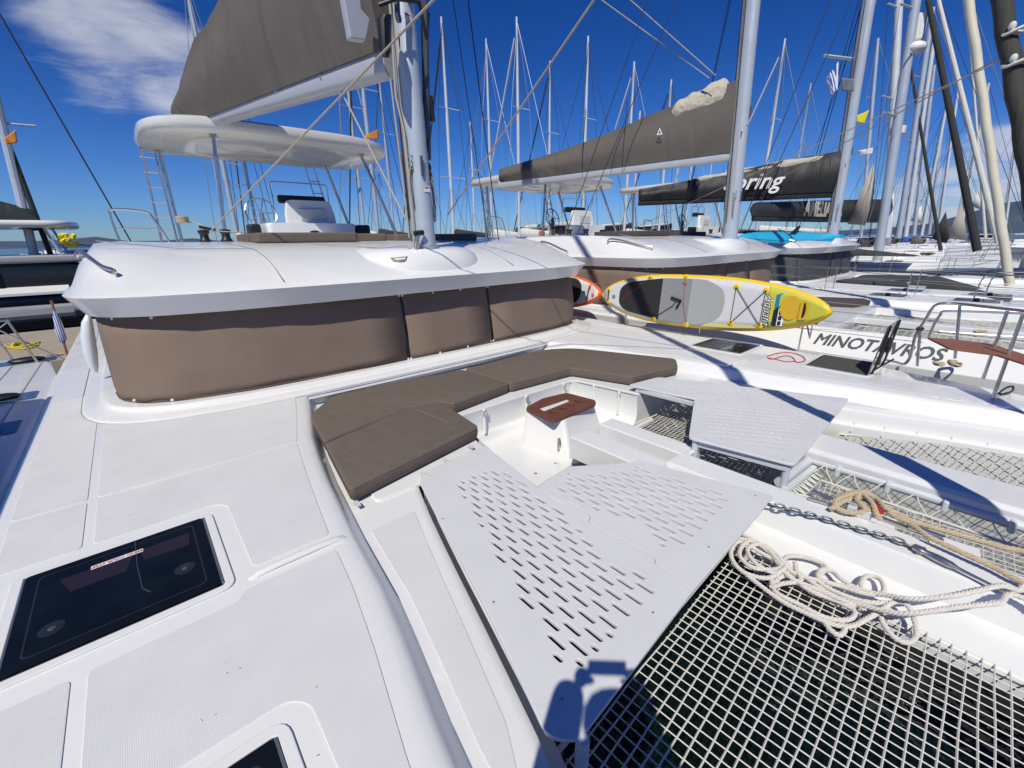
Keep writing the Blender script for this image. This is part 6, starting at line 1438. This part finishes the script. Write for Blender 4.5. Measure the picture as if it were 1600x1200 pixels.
# coils, fenders and covers on the decks to the right
for i, (px, py, z, s_, m_, lab) in enumerate(((1530, 522, .0, .12, tanrope, 'tan rope coiled on the deck behind the pulpit seat'), (1465, 572, .02, .07, tanrope, 'tan rope end heaped beside the far bow fitting'), (1448, 400, .1, .5, beige, 'beige line heaped on the yacht beyond the third catamaran'))):
    knot('coiled_line', atz(px, py, z), s_, m_, lab, seed=20+i, r=.016 if i < 2 else .05, n=16, flatz=.4)
for i, (px, py, D, m_, lab, sz) in enumerate(((1475, 440, 20.5, MATS['slate_canvas'], 'dark grey canvas cover peaked over gear on the third catamaran', (.9, .45)), (1352, 390, 27, bagdark, 'black sail cover folded along the deck beneath the thick silver mast', (1.6, .3)))):
    p = atx(px, py, D); w_, h_ = sz
    o = MB().loft([[(p.x-.5, p.y+w_*t, p.z-.25), (p.x-.2, p.y+w_*t, p.z-.25+h_*q_), (p.x+.2, p.y+w_*t, p.z-.25+h_*q_*.9), (p.x+.5, p.y+w_*t, p.z-.25)] for t, q_ in ((-1.2, .1), (-.5, .55), (.2, 1), (.7, .8), (1, .15))], closed=False, capa=False, capb=False).build('canvas_cover', m_, None, solid=.02)
    tag(o, lab, 'cover')

# yachts moored stern to the far side of the quay: their covered booms fill the gaps over the roofs
for i, (px0, px1, py, D, m_, top_, lab, word) in enumerate(((806, 905, 366, 30, bagblack, True, 'yacht beyond the quay with loose white sail on a black boom cover', None),
        (915, 985, 362, 33, bagdark, True, 'yacht beyond the quay with a charcoal boom cover, behind the white helm seat', None), (992, 1048, 361, 36, bagblack, True, 'yacht beyond the quay with a black boom cover lettered Story', 'Story'),
        (1032, 1098, 366, 40, bagm, True, 'yacht beyond the quay with a brown boom cover lettered Kore Gree', 'Kore Gree'), (1190, 1290, 352, 48, MATS['silver_grey_roof'], False, 'grey motor yacht with a long low roof beyond the third catamaran', None))):
    a, b = aty(px0, py, D), aty(px1, py-3, D+.5); cx_ = (a.x+b.x)/2
    r = yacht(cx_, D+3.5, lab, L=12, beam=3.9, zdeck=-.1, seed=60+i, group='yachts moored on the other side of the quay', pulpit=True); o_ = r.location
    if i < 4:
        _, bb, f5 = sailbag(r, b-o_, a-o_, [(0, .75), (.4, .55), (1, .5)], .35, m_, boomr=.12, boomd=.18, boommat=bagdark, beyond=.1)
        heap(r, f5, .02, .95, .72, .50, sailw, .22, amp=.40 if i == 0 else .2)
        MB().tube([b-o_+Vector((.3, 0, -1.6)), b-o_+Vector((.35, 0, 13))], .1, 8).build('mast', alum2, r)
        if word:
            G_, t_, sd_, up_, L_ = f5
            if sd_.y > 0: sd_ = -sd_
            text(word, .55, frame(G_+t_*(L_*.55)+up_*.33+sd_*.42, -t_ if (-t_).cross(up_).dot(sd_) > 0 else t_, up_), whitep, 'lettering', bb, th=.01, shear=.2)
    else:
        MB().box((0, -3.5, 1.25), (8, 3, .9)).build('wheelhouse', m_, r, bevel=.2); MB().box((0, -3.5, 2.0), (6, 2.6, .12)).build('hardtop', gel, r, bevel=.04)
    MB().box((0, -4.2, .55), (3.4, .1, .9)).build('transom', bagdark, r, bevel=.03)
# laundry and gear on the second catamaran rail
for (px, py, m_, lab) in ((846, 370, mat('red_towel', (.35, .10, .09), .9), 'red towel hung on the rail behind the second catamaran roof'), (862, 368, mat('green_print_towel', (.20, .22, .13), .9, var=.5, vscale=14), 'green patterned towel hung on the rail behind the second catamaran roof')):
    p = aty(px, py, 9.5); o = MB().sheet([(p.x+.10*(i-1)+.01*math.sin(j*2), p.y+.03*math.sin(i*2+j), p.z+.17-.09*j) for j in range(5) for i in range(3)], 3).build('towel', m_, None, solid=.01); tag(o, lab, 'towel', 'towels on the rail')

# screws that hold the perforated panels, scuffs and drips on the near deck
scr = mat('dull_screw', (.30, .30, .31), .35, metal=.7)
for par, pts in ((P1, ((1.42, 2.62), (1.20, 2.1), (1.02, 1.35), (.92, .80), (1.55, .79))), (P2, ((2.22, 1.93), (2.68, 1.64), (2.95, .86), (2.2, .83))), (P4, ((3.5, .88), (4.7, .93), (4.2, 1.85), (3.42, 1.45))), (P3, ((4.4, 2.6), (5.35, .95), (4.6, 2.3)))):
    for x, y in pts:
        z = max(v.co.z for v in par.data.vertices); o = MB().loft([[(x+r*math.cos(t), y+r*math.sin(t), z+dz) for t in [2*math.pi*i/10 for i in range(10)]] for r, dz in ((.006, -.002), (.006, .0008), (.004, .0014))]).build('screw', scr, par)
scf = mat('grey_scuff', (.30, .30, .29), .7); g = random.Random(5)
for (px, py) in ((355, 1051), (375, 1044), (337, 1116), (315, 1125), (505, 929), (492, 1024), (495, 1073), (203, 805), (620, 820), (700, 955), (715, 975), (496, 1180), (655, 1122), (440, 770), (300, 640)):
    p = atz(px, py, .0052); a = g.uniform(0, 3); L_, w_ = g.uniform(.002, .007), g.uniform(.0008, .002)
    if px > 560: p = atz(px, py, -.1395) if px < 640 or py > 900 else p
    MB().loft([[(p.x+s_*(L_*math.cos(t)*math.cos(a)-w_*math.sin(t)*math.sin(a)), p.y+s_*(L_*math.cos(t)*math.sin(a)+w_*math.sin(t)*math.cos(a)), p.z+dz) for t in [2*math.pi*i/8 for i in range(8)]] for s_, dz in ((1, -.001), (1, .0002), (.6, .0005))]).build('scuff', scf, own)
